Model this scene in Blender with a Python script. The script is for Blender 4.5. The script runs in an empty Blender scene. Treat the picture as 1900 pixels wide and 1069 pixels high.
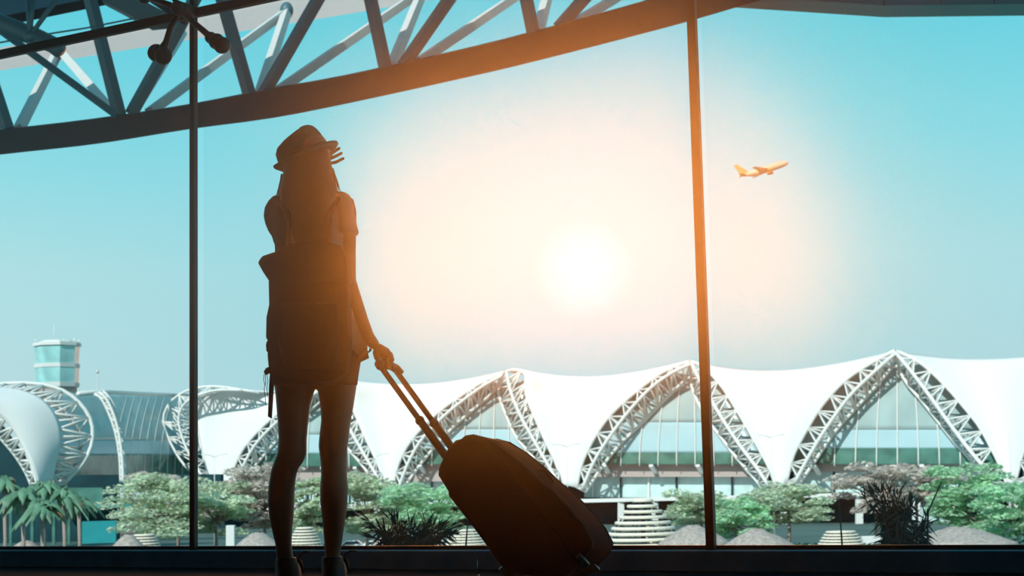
import bpy, bmesh, math, random
from mathutils import Vector, Matrix, Quaternion
random.seed(7)
SC = bpy.context.scene
COL = SC.collection
# ------------------------------------------------------------------ camera
W, H, F = 1900.0, 1069.0, 3079.0
PITCH, ROLL = math.atan(365.5 / F), 0.023
CAMP = Vector((0, 0, 0.35))
_f = Vector((0, math.cos(PITCH), math.sin(PITCH)))
_u0 = Vector((0, -math.sin(PITCH), math.cos(PITCH)))
_r0 = Vector((1, 0, 0))
RT = (_r0 * math.cos(ROLL) - _u0 * math.sin(ROLL)).normalized()
UP = (_r0 * math.sin(ROLL) + _u0 * math.cos(ROLL)).normalized()
cam_d = bpy.data.cameras.new('camera'); cam = bpy.data.objects.new('camera', cam_d); COL.objects.link(cam)
cam.matrix_world = Matrix(((RT.x, UP.x, -_f.x, CAMP.x), (RT.y, UP.y, -_f.y, CAMP.y), (RT.z, UP.z, -_f.z, CAMP.z), (0, 0, 0, 1)))
cam_d.sensor_width = 36.0; cam_d.lens = F * 36.0 / W
cam_d.clip_start = 0.05; cam_d.clip_end = 6000
cam_d.dof.use_dof = True; cam_d.dof.focus_distance = 6.4; cam_d.dof.aperture_fstop = 9.0
SC.camera = cam

def ray(px, py):
    d = _f + RT * ((px - W / 2) / F) + UP * (-(py - H / 2) / F)
    return d / d.y                       # per metre of depth along +Y
def P(px, py, Y):
    """the point at distance Y in front of the window hall that is sighted at this pixel"""
    return CAMP + ray(px, py) * Y
def PZ(px, py, z):
    d = ray(px, py); return CAMP + d * ((z - CAMP.z) / d.z)

# ------------------------------------------------------------------ view, sky, suns
SC.view_settings.view_transform = 'Standard'; SC.view_settings.look = 'None'
SC.view_settings.exposure = 0.0; SC.view_settings.gamma = 1.0; SC.view_settings.use_curve_mapping = False
SUND = ray(1083, 500).normalized()
wd = bpy.data.worlds.new('sky'); SC.world = wd; wd.use_nodes = True
nt = wd.node_tree; nt.nodes.clear()
def N(t, **k):
    n = nt.nodes.new(t)
    for a, b in k.items(): setattr(n, a, b)
    return n
tc = N('ShaderNodeTexCoord'); sep = N('ShaderNodeSeparateXYZ'); nt.links.new(tc.outputs['Generated'], sep.inputs[0])
rz = N('ShaderNodeValToRGB'); nt.links.new(sep.outputs['Z'], rz.inputs[0])
els = rz.color_ramp.elements
SKY = [(0.0, (.58, .76, .77)), (.06, (.52, .76, .79)), (.13, (.46, .78, .82)), (.20, (.27, .75, .83)), (.28, (.125, .68, .80)), (.6, (.05, .36, .52)), (1.0, (.04, .28, .44))]
while len(els) < len(SKY): els.new(.5)
for e, (p, c) in zip(els, SKY): e.position = p; e.color = (*c, 1)
dt = N('ShaderNodeVectorMath', operation='DOT_PRODUCT'); nt.links.new(tc.outputs['Generated'], dt.inputs[0]); dt.inputs[1].default_value = SUND
cl = N('ShaderNodeMath', operation='MINIMUM'); nt.links.new(dt.outputs['Value'], cl.inputs[0]); cl.inputs[1].default_value = 1.0
ac = N('ShaderNodeMath', operation='ARCCOSINE'); nt.links.new(cl.outputs[0], ac.inputs[0])
sc_ = N('ShaderNodeMath', operation='DIVIDE'); nt.links.new(ac.outputs[0], sc_.inputs[0]); sc_.inputs[1].default_value = math.radians(20)
rg = N('ShaderNodeValToRGB'); nt.links.new(sc_.outputs[0], rg.inputs[0]); rg.color_ramp.interpolation = 'EASE'
els = rg.color_ramp.elements
GLOW = [(0.0, (.6, .4, .5)), (.03, (.2, .2, .25)), (.10, (.06, .06, .08)), (.32, (.02, .03, .02)), (.7, (0, 0, 0.0)), (1.0, (0, 0, 0))]
while len(els) < len(GLOW): els.new(.5)
for e, (p, c) in zip(els, GLOW): e.position = p; e.color = (*c, 1)
rm = N('ShaderNodeValToRGB'); nt.links.new(sc_.outputs[0], rm.inputs[0]); els = rm.color_ramp.elements   # sky colour dimmed around the low sun to offset the haze glow
SKY_DIM = [(0.0, (.55, .87, .98)), (.35, (.56, .88, .98)), (.60, (.84, .96, .99)), (1.0, (1, 1, 1))]
while len(els) < len(SKY_DIM): els.new(.5)
for e, (p, c) in zip(els, SKY_DIM): e.position = p; e.color = (*c, 1)
mu = N('ShaderNodeMixRGB', blend_type='MULTIPLY'); mu.inputs[0].default_value = 1.0
nt.links.new(rz.outputs[0], mu.inputs[1]); nt.links.new(rm.outputs[0], mu.inputs[2])
ad = N('ShaderNodeMixRGB', blend_type='ADD'); ad.inputs[0].default_value = 1.0
nt.links.new(mu.outputs[0], ad.inputs[1]); nt.links.new(rg.outputs[0], ad.inputs[2])
bg = N('ShaderNodeBackground'); nt.links.new(ad.outputs[0], bg.inputs[0]); bg.inputs[1].default_value = 1.0
wo = N('ShaderNodeOutputWorld'); nt.links.new(bg.outputs[0], wo.inputs[0])

def sun(name, travel, energy, color, angle):
    l = bpy.data.lights.new(name, 'SUN'); l.energy = energy; l.color = color; l.angle = math.radians(angle)
    o = bpy.data.objects.new(name, l); COL.objects.link(o)
    o.rotation_mode = 'QUATERNION'; o.rotation_quaternion = Vector(travel).to_track_quat('-Z', 'Y'); o.location = (0, 20, 60)
    return o
HAZE_DENSITY, HAZE_G = 0.018, 0.965
sun('low_sun', -SUND, 1.72, (1.0, .27, .02), 17.0)
sun('day_sun', (0.40, 0.74, -0.60), 4.8, (1.0, .97, .92), 0.6)

# ------------------------------------------------------------------ materials
MATS = {}
def mat(name, col, rough=.6, metal=0.0, noise=.12, scale=6.0, spec=.5, trans=0.0, bump=0.0):
    if name in MATS: return MATS[name]
    m = bpy.data.materials.new(name); m.use_nodes = True; t = m.node_tree; b = t.nodes['Principled BSDF']
    b.inputs['Roughness'].default_value = rough; b.inputs['Metallic'].default_value = metal
    b.inputs['Specular IOR Level'].default_value = spec
    tx = t.nodes.new('ShaderNodeTexCoord'); nz = t.nodes.new('ShaderNodeTexNoise'); nz.inputs['Scale'].default_value = scale
    nz.inputs['Detail'].default_value = 4
    t.links.new(tx.outputs['Object'], nz.inputs['Vector'])
    r = t.nodes.new('ShaderNodeValToRGB'); t.links.new(nz.outputs['Fac'], r.inputs[0])
    r.color_ramp.elements[0].position = .3; r.color_ramp.elements[1].position = .7
    r.color_ramp.elements[0].color = (*[c * (1 - noise) for c in col], 1)
    r.color_ramp.elements[1].color = (*[min(1, c * (1 + noise)) for c in col], 1)
    t.links.new(r.outputs[0], b.inputs['Base Color'])
    if bump:
        bp = t.nodes.new('ShaderNodeBump'); bp.inputs['Strength'].default_value = bump
        t.links.new(nz.outputs['Fac'], bp.inputs['Height']); t.links.new(bp.outputs[0], b.inputs['Normal'])
    if trans:
        tr = t.nodes.new('ShaderNodeBsdfTranslucent'); t.links.new(r.outputs[0], tr.inputs[0])
        mx = t.nodes.new('ShaderNodeMixShader'); mx.inputs[0].default_value = trans
        out = t.nodes['Material Output']
        t.links.new(b.outputs[0], mx.inputs[1]); t.links.new(tr.outputs[0], mx.inputs[2]); t.links.new(mx.outputs[0], out.inputs[0])
    MATS[name] = m; return m
def glassmat(name, tint, refl):
    if name in MATS: return MATS[name]
    m = bpy.data.materials.new(name); m.use_nodes = True; t = m.node_tree; t.nodes.clear()
    a = t.nodes.new('ShaderNodeBsdfTransparent'); a.inputs[0].default_value = (*tint, 1)
    g = t.nodes.new('ShaderNodeBsdfGlossy'); g.inputs['Roughness'].default_value = .02
    x = t.nodes.new('ShaderNodeMixShader'); x.inputs[0].default_value = refl; o = t.nodes.new('ShaderNodeOutputMaterial')
    t.links.new(a.outputs[0], x.inputs[1]); t.links.new(g.outputs[0], x.inputs[2]); t.links.new(x.outputs[0], o.inputs[0])
    MATS[name] = m; return m
M_dark = mat('dark_bronze_metal', (.018, .017, .018), .45, .3)
M_sill = mat('blue_grey_sill', (.20, .48, .66), .6)
M_floor = mat('dark_polished_floor', (.006, .018, .03), .9, spec=.02)
M_wall = mat('hall_wall_blue', (.08, .28, .40), .9)  # unseen walls tinted blue so their bounce lifts the sill
M_black = mat('black_rubber', (.012, .012, .014), .6)
M_skin = mat('skin', (.30, .17, .11), .55, noise=.05)
M_hair = mat('dark_hair', (.012, .009, .008), .5, noise=.3, scale=40)
M_shirt = mat('pale_cotton', (.45, .42, .38), .9, trans=.35, noise=.05)
M_short = mat('dark_denim', (.02, .024, .035), .85, scale=60)
M_hat = mat('straw_grey_felt', (.16, .14, .12), .9, scale=50)
M_band = mat('black_ribbon', (.015, .015, .015), .7)
M_pack = mat('dark_canvas', (.025, .02, .02), .85, scale=80, bump=.2, spec=.1)
M_case = mat('black_case_fabric', (.008, .008, .009), .85, scale=90, bump=.2, spec=.08)
M_alu = mat('dark_anodised_tube', (.03, .028, .028), .55, .3)
M_clear = mat('blue_glint', (.05, .16, .20), .3)
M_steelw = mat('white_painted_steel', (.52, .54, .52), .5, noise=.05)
M_steelg = mat('shaded_teal_steel', (.02, .11, .145), .5, noise=.06)  # canopy shade put into the base colour of the near truss steel
M_chord = mat('dark_grey_steel', (.010, .02, .028), .8, noise=.1, spec=.1)
M_soffit = mat('teal_soffit_panel', (.02, .24, .26), .8, noise=.08, scale=.4, spec=.1)
M_steelt = mat('bright_white_steel', (.66, .68, .65), .5, noise=.03)
M_girder = mat('pale_grey_steel', (.34, .35, .35), .6, noise=.03)
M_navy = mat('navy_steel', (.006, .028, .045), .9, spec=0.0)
M_membrane = mat('white_tensile_membrane', (.64, .67, .665), .85, noise=.01, scale=.05)
M_gl_up = mat('grey_teal_glazing', (.30, .42, .42), .25, noise=.12, scale=.25)
M_gl_mid = mat('pale_reflection_glazing', (.34, .52, .56), .3, noise=.05, scale=.2)  # pale band: reflected light put into the pane colour
M_gl_low = mat('tree_reflection_glazing', (.05, .15, .12), .15, noise=.45, scale=.3)  # tree reflections put into the lower glass as mottled dark green
M_fascia = mat('pinkish_grey_fascia', (.36, .31, .29), .8, noise=.08)
M_gl_gr = mat('pale_ground_floor_glazing', (.42, .58, .57), .3, noise=.15, scale=.3)
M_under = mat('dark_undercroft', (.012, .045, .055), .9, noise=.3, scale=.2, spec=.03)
M_conc = mat('white_concrete', (.62, .64, .62), .8, noise=.06)
M_ground = mat('asphalt_and_lawn', (.05, .10, .09), .95, noise=.3, scale=.05)
M_thatch = mat('grey_thatch', (.34, .30, .27), .95, noise=.3, scale=3, bump=.4)
M_slat = mat('cream_slats', (.72, .68, .58), .8, noise=.08)
M_trunk = mat('pale_bark', (.28, .23, .20), .9, noise=.2)
M_leafs = [mat('sage_leaves', (.62, .72, .54), .8, noise=.25, scale=.4, trans=.5),
           mat('pinkish_dry_leaves', (.68, .62, .56), .85, noise=.25, scale=.4, trans=.5),
           mat('fresh_green_leaves', (.48, .74, .50), .8, noise=.25, scale=.4, trans=.5)]
M_hedge = mat('dark_hedge_leaves', (.05, .14, .11), .85, noise=.4, scale=1)
M_palm = mat('palm_leaf', (.12, .26, .16), .55, noise=.4, scale=.6, trans=.2)
M_fern = mat('deep_green_blades', (.012, .035, .03), .6, noise=.3, scale=6)
M_carw = mat('white_car_paint', (.75, .78, .78), .25, noise=.02)
M_card = mat('teal_car_paint', (.05, .22, .25), .25, noise=.02)
M_glassd = mat('dark_car_glass', (.02, .04, .05), .1)
M_tgl = mat('turquoise_tower_glass', (.28, .56, .56), .15, noise=.25, scale=.15)
M_plane = mat('pale_aircraft_skin', (.50, .38, .27), .6, noise=.03)
M_planed = mat('golden_backlit_skin', (.34, .20, .05), .5, noise=.05)  # orange backlight put into the airliner's base colours

# ------------------------------------------------------------------ mesh helpers
def link(name, bm, m, parent=None, smooth=True, mods=None):
    me = bpy.data.meshes.new(name)
    bmesh.ops.recalc_face_normals(bm, faces=bm.faces[:])
    c = Vector((0, 0, 0)); n = len(bm.verts)
    for v in bm.verts: c += v.co
    c /= max(1, n)
    for v in bm.verts: v.co -= c
    bm.to_mesh(me); bm.free()
    if smooth:
        for p in me.polygons: p.use_smooth = True
    o = bpy.data.objects.new(name, me); COL.objects.link(o); me.materials.append(m)
    o.location = c
    if parent is not None:
        o.parent = parent
        pm = parent_world(parent); o.matrix_parent_inverse = Matrix.Identity(4)
        o.location = c - pm
    return o
def parent_world(p):
    v = Vector(p.location); q = p.parent
    while q is not None: v += q.location; q = q.parent
    return v
def thing(name, label, cat, loc=(0, 0, 0), group=None):
    o = bpy.data.objects.new(name, None); COL.objects.link(o); o.location = loc; o.empty_display_size = .1
    o['label'] = label; o['category'] = cat
    if group: o['group'] = group
    return o
def tag(o, label, cat, group=None, kind=None):
    if label: o['label'] = label
    if cat: o['category'] = cat
    if group: o['group'] = group
    if kind: o['kind'] = kind
    return o
def struct(o, label=None):
    o['kind'] = 'structure'
    if label: o['label'] = label
    return o
def remeshed(o, voxel, smooth=2, dec=None):
    m = o.modifiers.new('r', 'REMESH'); m.mode = 'VOXEL'; m.voxel_size = voxel; m.use_smooth_shade = True
    if smooth:
        s = o.modifiers.new('s', 'SMOOTH'); s.iterations = smooth; s.factor = .5
    dg = bpy.context.evaluated_depsgraph_get(); dg.update()
    me = bpy.data.meshes.new_from_object(o.evaluated_get(dg)); o.modifiers.clear()
    old = o.data; mats = list(old.materials); o.data = me
    me.materials.clear()
    for x in mats: me.materials.append(x)
    for p in me.polygons: p.use_smooth = True
    return o
def bevel(o, w, seg=2, sub=0):
    b = o.modifiers.new('b', 'BEVEL'); b.width = w; b.segments = seg; b.limit_method = 'ANGLE'; b.angle_limit = math.radians(35)
    if sub:
        s = o.modifiers.new('s', 'SUBSURF'); s.levels = sub; s.render_levels = sub
    return o
def rings(bm, rs, cap=True):
    vs = [[bm.verts.new(p) for p in r] for r in rs]
    n = len(vs[0])
    for a, b in zip(vs, vs[1:]):
        for i in range(n):
            try: bm.faces.new((a[i], a[(i + 1) % n], b[(i + 1) % n], b[i]))
            except ValueError: pass
    if cap:
        bm.faces.new(vs[0][::-1]); bm.faces.new(vs[-1])
def tube(bm, pts, rad, n=8, ref=None, flat=1.0, cap=True):
    """swept round (or flattened) tube through pts; rad one number or one per point"""
    pts = [Vector(p) for p in pts]
    rad = [rad] * len(pts) if isinstance(rad, (int, float)) else rad
    prev = None; rs = []
    for i, p in enumerate(pts):
        t = (pts[min(i + 1, len(pts) - 1)] - pts[max(i - 1, 0)]).normalized()
        if prev is None:
            a = Vector(ref) if ref is not None else (Vector((0, 0, 1)) if abs(t.z) < .9 else Vector((1, 0, 0)))
        else: a = prev
        x = (a - t * a.dot(t)).normalized(); prev = x; y = t.cross(x)
        rs.append([p + (x * math.cos(2 * math.pi * k / n) + y * math.sin(2 * math.pi * k / n) * flat) * rad[i] for k in range(n)])
    rings(bm, rs, cap)
def beam(bm, a, b, w, h, ref=(0, 0, 1)):
    """rectangular bar from a to b"""
    a, b = Vector(a), Vector(b); t = (b - a).normalized(); r = Vector(ref)
    if abs(t.dot(r)) > .97: r = Vector((0, 1, 0))
    x = t.cross(r).normalized(); y = x.cross(t).normalized()
    rings(bm, [[p + x * sx * w / 2 + y * sy * h / 2 for sx, sy in ((-1, -1), (1, -1), (1, 1), (-1, 1))] for p in (a, b)])
def box(bm, lo, hi):
    lo, hi = Vector(lo), Vector(hi)
    rings(bm, [[Vector((x, y, z)) for x, y in ((lo.x, lo.y), (hi.x, lo.y), (hi.x, hi.y), (lo.x, hi.y))] for z in (lo.z, hi.z)])
def ball(bm, c, r, s=(1, 1, 1), u=12, v=8, rot=None):
    ret = bmesh.ops.create_uvsphere(bm, u_segments=u, v_segments=v, radius=r)
    M = Matrix.Translation(Vector(c)) @ (rot.to_matrix().to_4x4() if rot is not None else Matrix.Identity(4)) @ Matrix.Diagonal((*s, 1))
    bmesh.ops.transform(bm, matrix=M, verts=ret['verts'])
def prism(bm, poly, vec):
    vec = Vector(vec); a = [bm.verts.new(Vector(p)) for p in poly]; b = [bm.verts.new(Vector(p) + vec) for p in poly]
    n = len(poly); bm.faces.new(a[::-1]); bm.faces.new(b)
    for i in range(n): bm.faces.new((a[i], a[(i + 1) % n], b[(i + 1) % n], b[i]))
def NB(): return bmesh.new()
def interp(poly, n):
    """resample a pixel or 3-D polyline to n points, evenly by length, rounded a little"""
    pts = [Vector(p) for p in poly]
    L = [0]
    for a, b in zip(pts, pts[1:]): L.append(L[-1] + (b - a).length)
    out = []
    for k in range(n):
        s = L[-1] * k / (n - 1); i = 0
        while i < len(pts) - 2 and L[i + 1] < s: i += 1
        t = (s - L[i]) / max(1e-9, L[i + 1] - L[i])
        p0 = pts[max(i - 1, 0)]; p1 = pts[i]; p2 = pts[i + 1]; p3 = pts[min(i + 2, len(pts) - 1)]
        out.append(.5 * ((2 * p1) + (p2 - p0) * t + (2 * p0 - 5 * p1 + 4 * p2 - p3) * t * t + (3 * p1 - p0 - 3 * p2 + p3) * t ** 3))
    return out

# ------------------------------------------------------------------ the hall
SZ = 0.0825
A0 = PZ(354, 1021, SZ); A1 = PZ(1316, 1021, SZ); A0.z = A1.z = 0
LD = (A1 - A0).normalized(); BAY = (A1 - A0).length
NRM = Vector((-LD.y, LD.x, 0)); NRM = NRM if NRM.y > 0 else -NRM          # points outdoors
def WP(s, z, off=0.0): q = A0 + LD * s + NRM * off; return Vector((q.x, q.y, z))
CEIL = 4.6
WL, WR = WP(-2 * BAY, 0), WP(3 * BAY, 0)
bm = NB(); prism(bm, [WL + Vector((-3, 0, 0)), Vector((-12, -9, 0)), Vector((10, -9, 0)), WR + Vector((1.5, 0, 0)), WR, WL], (0, 0, -.3)); struct(link('floor', bm, M_floor, smooth=False), 'dark polished floor of the hall')
bm = NB(); prism(bm, [WL + Vector((-3, 0, CEIL)), Vector((-12, -9, CEIL)), Vector((10, -9, CEIL)), WR + Vector((1.5, 0, CEIL)), WR + Vector((0, 0, CEIL)), WL + Vector((0, 0, CEIL))], (0, 0, .3)); struct(link('ceiling', bm, M_wall, smooth=False), 'blue ceiling of the hall')
for nm, a, b in (('wall_left', Vector((-12, -9, 0)), WL + Vector((-3, 0, 0))), ('wall_back', Vector((-12, -9, 0)), Vector((10, -9, 0))), ('wall_right', Vector((10, -9, 0)), WR + Vector((1.5, 0, 0))),
                 ('wall_front_left', WL + Vector((-3, 0, 0)), WL + Vector((-.2, 0, 0)))):
    bm = NB(); beam(bm, a + Vector((0, 0, CEIL / 2)), b + Vector((0, 0, CEIL / 2)), .2, CEIL); struct(link(nm, bm, M_wall, smooth=False))
# window wall
win = bpy.data.objects.new('window_1', None); COL.objects.link(win); win.location = A0; struct(win, 'full height window wall of frameless glass between slim dark mullions')
bm = NB(); beam(bm, WP(-2 * BAY, SZ / 2, .08), WP(3 * BAY, SZ / 2, .08), .22, SZ); bevel(link('sill', bm, M_sill, win, False), .006)
bm = NB(); beam(bm, WP(-2 * BAY, SZ + .008, .06), WP(3 * BAY, SZ + .008, .06), .03, .016); link('gasket', bm, M_black, win, False)
for k in range(-2, 4):
    bm = NB(); beam(bm, WP(k * BAY, 0.01, .02), WP(k * BAY, CEIL, .02), .030 if k != 1 else .036, .03, NRM); bevel(link('mullion', bm, M_dark, win, False), .004)
TZ = 2.66
bm = NB(); beam(bm, WP(-2 * BAY, TZ, .02), WP(3 * BAY, TZ, .02), .03, .045); bevel(link('transom', bm, M_dark, win, False), .004)
M_glass = glassmat('clear_pane_glass', (.97, .99, .99), .012)
for k in range(-2, 3):
    for z0, z1 in ((SZ + .016, TZ - .02), (TZ + .02, CEIL)):
        bm = NB(); beam(bm, WP(k * BAY + .022, (z0 + z1) / 2, .07), WP((k + 1) * BAY - .022, (z0 + z1) / 2, .07), .010, z1 - z0); link('glass_pane', bm, M_glass, win, False)
# spider fitting at the crossing
HUB = WP(0, TZ, -.07)
sp = thing('spider_fitting', 'dark metal glass holding bracket with knobbed arms where the slim mullion crosses the transom', 'bracket', HUB)
bm = NB(); tube(bm, [HUB + NRM * .08, HUB - NRM * .02], .035, 14); ball(bm, HUB - NRM * .02, .036); link('hub', bm, M_dark, sp)
def WPX(px, py, off): # point of the plane parallel to the glass, sighted at a pixel
    d = ray(px, py); q = WP(0, 0, off); t = (q - CAMP).dot(NRM) / d.dot(NRM); return CAMP + d * t
for (ax, ay, off) in ((302, 92, -.05), (398, 76, -.05), (268, -8, -.02), (322, -14, -.05)):
    e = WPX(ax, ay, off); d = (e - HUB)
    bm = NB(); tube(bm, [HUB, HUB + d * .45 - NRM * .015, HUB + d * .8, e], [.017, .014, .016, .024], 12); link('arm', bm, M_dark, sp)
    bm = NB()
    if ay > 0 and ax < 350:
        for q, r in ((WPX(290, 98, off), .045), (WPX(303, 104, off - .02), .045)): ball(bm, q, r, (1, .7, 1))
    elif ay > 0:
        for q, r in ((WPX(391, 70, off), .030), (WPX(402, 77, off), .040), (WPX(412, 84, off), .042)): ball(bm, q, r, (1, .8, 1))
    else: ball(bm, e, .04)
    remeshed(link('knob', bm, M_dark, sp), .006, 3)
# haze volume added for the orange glow, thinned by height, short of the glass
HZ0, HZ1 = .02, 2.4
bm = NB(); prism(bm, [Vector((-9, 4.7, HZ0)), Vector((-11, -8.6, HZ0)), Vector((8.6, -8.6, HZ0)), Vector((3.2, 4.7, HZ0))], (0, 0, HZ1 - HZ0))
hz = link('haze', bm, M_wall, smooth=False); tag(hz, 'thin haze volume added in the hall to carry the orange glow', 'haze', kind='stuff')
hm = bpy.data.materials.new('glow_haze'); hm.use_nodes = True; t = hm.node_tree; t.nodes.clear()
vs = t.nodes.new('ShaderNodeVolumeScatter'); vs.inputs['Color'].default_value = (1, 1, 1, 1); vs.inputs['Density'].default_value = HAZE_DENSITY; vs.inputs['Anisotropy'].default_value = HAZE_G
tx_ = t.nodes.new('ShaderNodeTexCoord'); se = t.nodes.new('ShaderNodeSeparateXYZ'); mr = t.nodes.new('ShaderNodeMapRange'); mr.interpolation_type = 'SMOOTHSTEP'
t.links.new(tx_.outputs['Object'], se.inputs[0]); t.links.new(se.outputs['Z'], mr.inputs[0])
mr.inputs[1].default_value = .12 - hz.location.z; mr.inputs[2].default_value = .9 - hz.location.z; mr.inputs[3].default_value = HAZE_DENSITY * .03; mr.inputs[4].default_value = HAZE_DENSITY
m2 = t.nodes.new('ShaderNodeMapRange'); m2.interpolation_type = 'SMOOTHSTEP'; t.links.new(se.outputs['Z'], m2.inputs[0])
m2.inputs[1].default_value = .80 - hz.location.z; m2.inputs[2].default_value = 1.50 - hz.location.z; m2.inputs[3].default_value = 1.0; m2.inputs[4].default_value = .06
mm = t.nodes.new('ShaderNodeMath'); mm.operation = 'MULTIPLY'; t.links.new(mr.outputs[0], mm.inputs[0]); t.links.new(m2.outputs[0], mm.inputs[1]); t.links.new(mm.outputs[0], vs.inputs['Density'])
o_ = t.nodes.new('ShaderNodeOutputMaterial'); t.links.new(vs.outputs[0], o_.inputs['Volume']); hz.data.materials.clear(); hz.data.materials.append(hm)

# ------------------------------------------------------------------ the traveller
DG = 6.2
def G(px, py, dy=0.0): return P(px, py, DG + dy)
PX = DG / F
def hring(px_l, px_r, py, dy, b, n=20, tilt=0.0, sq=2.0):
    c = G((px_l + px_r) / 2, py, dy); a = (px_r - px_l) / 2 * (DG + dy) / F
    out = []
    for k in range(n):
        t = 2 * math.pi * k / n; cx, cy = math.cos(t), math.sin(t)
        ex = math.copysign(abs(cx) ** (2 / sq), cx); ey = math.copysign(abs(cy) ** (2 / sq), cy)
        out.append(c + RT * (a * ex) + Vector((0, 1, 0)) * (b * ey) + UP * (tilt * ey))
    return out
def vloft(bm, rows, n=20, sq=2.0):
    """rows of (py, left px, right px, depth offset, half depth)"""
    rings(bm, [hring(l, r, y, dy, b, n, 0, sq) for y, l, r, dy, b in rows])
foot = G(572, 1076)
per = thing('person', 'person in a brimmed hat, shorts and backpack standing at the window and pulling a suitcase', 'person', (foot.x, foot.y, 0))
bm = NB()
LEGL = [(690, 500, 588, .0, .088), (720, 510, 585, 0, .085), (753, 513, 575, 0, .08), (790, 516, 571, -.005, .075), (815, 517, 569, -.01, .07), (840, 515, 569, -.015, .064), (856, 509, 563, -.012, .062),
        (870, 504, 553, .0, .06), (885, 501, 549, .012, .06), (905, 498, 547, .018, .06), (930, 497, 546, .02, .057), (955, 499, 545, .018, .05), (985, 505, 542, .014, .04), (1010, 511, 541, .01, .032), (1035, 513, 544, .008, .031), (1052, 513, 546, .0, .036), (1062, 514, 546, -.005, .036)]
LEGR = [(690, 578, 664, .02, .088), (715, 589, 662, .02, .086), (753, 594, 656, .02, .08), (780, 596, 651, .02, .076), (805, 593, 648, .02, .07), (828, 591, 645, .02, .064), (850, 594, 644, .022, .06),
        (880, 596, 644, .01, .06), (905, 594, 646, .0, .061), (930, 594, 645, -.005, .058), (955, 597, 642, -.005, .05), (983, 600, 638, 0, .04), (1010, 602, 634, .004, .032), (1030, 603, 631, .005, .031), (1050, 602, 633, 0, .036), (1062, 602, 634, 0, .036)]
vloft(bm, LEGL); vloft(bm, LEGR)
vloft(bm, [(352, 556, 592, -.0, .05), (366, 545, 604, 0, .055), (374, 518, 632, 0, .065), (400, 508, 642, 0, .09), (440, 512, 640, .0, .105), (500, 520, 634, .0, .095), (560, 522, 636, 0, .085), (620, 508, 656, 0, .10), (665, 500, 664, 0, .115), (700, 502, 662, 0, .105), (712, 530, 640, 0, .09)], 24)
tube(bm, [G(572, 372, 0), G(574, 352, .01), G(575, 330, .02)], [.058, .05, .052], 14)
# head: looks away towards the sky on the right, chin up
HC = G(573, 298, .03); hr = Quaternion((0, 1, 0), .18) @ Quaternion((1, 0, 0), .25) @ Quaternion((0, 0, 1), -.35)
HX, HY, HZ = hr @ Vector((1, 0, 0)), hr @ Vector((0, 1, 0)), hr @ Vector((0, 0, 1))
def HP(x, y, z): return HC + HX * x + HY * y + HZ * z
ball(bm, HP(0, -.01, .03), .1, (.76, .95, .84), 20, 14, hr); ball(bm, HP(0, .03, -.03), .1, (.62, .7, .78), 20, 14, hr)
ball(bm, HP(0, .07, -.085), .03, (1, .8, .7), 10, 8, hr)
ball(bm, HP(0, .105, -.015), .018, (.6, .9, 1.3), 10, 8, hr); ball(bm, HP(0, .115, -.03), .014, (1, 1, .8), 10, 8, hr)
ball(bm, HP(0, .094, -.058), .02, (1.1, .5, .35), 10, 8, hr)
for s in (-1, 1):
    ball(bm, HP(s * .03, .085, .022), .018, (1.2, .5, .5), 10, 8, hr); ball(bm, HP(s * .075, 0, -.01), .03, (.3, .6, 1), 10, 8, hr)
# right arm down to the suitcase grip
tube(bm, [G(636, 372, 0), G(641, 395, .0), G(642, 425, .0), G(643, 470, -.005), G(645, 520, -.01), G(655, 556, -.005), G(668, 592, -.01), G(683, 624, -.03), G(696, 643, -.045)],
     [.042, .043, .04, .036, .032, .034, .030, .0235, .0215], 14)
# left arm lifted in front of the chest to the hat brim
SL, EL, WRI = G(516, 388, .02), G(534, 446, .24), G(591, 322, .20)
tube(bm, [SL, SL.lerp(EL, .5), EL], [.045, .04, .034], 14); tube(bm, [EL, EL.lerp(WRI, .35), WRI], [.036, .034, .022], 14)
ball(bm, EL, .037)
body = link('body', bm, M_skin, per); remeshed(body, .0065, 3)
# hands
def finger(bm, pts, r): tube(bm, pts, [r * 1.05, r, r * .95, r * .8][:len(pts)] if len(pts) <= 4 else [r] * (len(pts) - 1) + [r * .75], 8); ball(bm, pts[-1], r * .82, u=8, v=6)
bm = NB()
k0 = G(697, 645, -.045)
tube(bm, [G(694, 640, -.045), G(704, 647, -.055), G(715, 655, -.06), G(721, 661, -.062)], [.021, .029, .034, .026], 14, ref=(0, 1, 0), flat=.62)
GR = [G(706, 671, -.06), G(713, 672, -.06), G(720, 673, -.06), G(727, 674, -.06)]
for i, (kx, ky, mx, my, ex, ey) in enumerate(((724, 656, 728, 668, 722, 682), (721, 659, 723, 671, 716, 684), (717, 661, 717, 674, 709, 684), (712, 662, 711, 675, 703, 682))):
    dz = (-.095, -.082, -.062, -.045)[i]
    finger(bm, [G(kx, ky, dz + .02), G(mx, my, dz - .012), G(ex, ey, dz + .0), G(ex - 4, ey - 5, dz + .028)], .0092 - .0006 * i)
finger(bm, [G(700, 652, -.07), G(698, 663, -.085), G(703, 672, -.09), G(712, 677, -.085)], .010)
ball(bm, G(703, 655, -.06), .024)
h = link('hand', bm, M_skin, per); remeshed(h, .0035, 2); h['label'] = 'right hand closed round the suitcase grip'
bm = NB()
tube(bm, [WRI, G(598, 308, .19), G(604, 294, .18), G(608, 286, .175)], [.021, .027, .036, .03], 14, ref=(0, 1, 0), flat=.45)
for i, (bx, by, mx, my, ex, ey) in enumerate(((604, 281, 614, 275, 622, 268), (606, 289, 618, 283, 630, 275), (608, 296, 621, 291, 634, 284), (609, 304, 623, 301, 637, 294))):
    finger(bm, [G(bx, by, .17), G(mx, my, .16), G(ex, ey, .155)], .0068 if i else .007)
finger(bm, [G(600, 304, .18), G(596, 288, .15), G(606, 272, .14)], .009)
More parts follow.
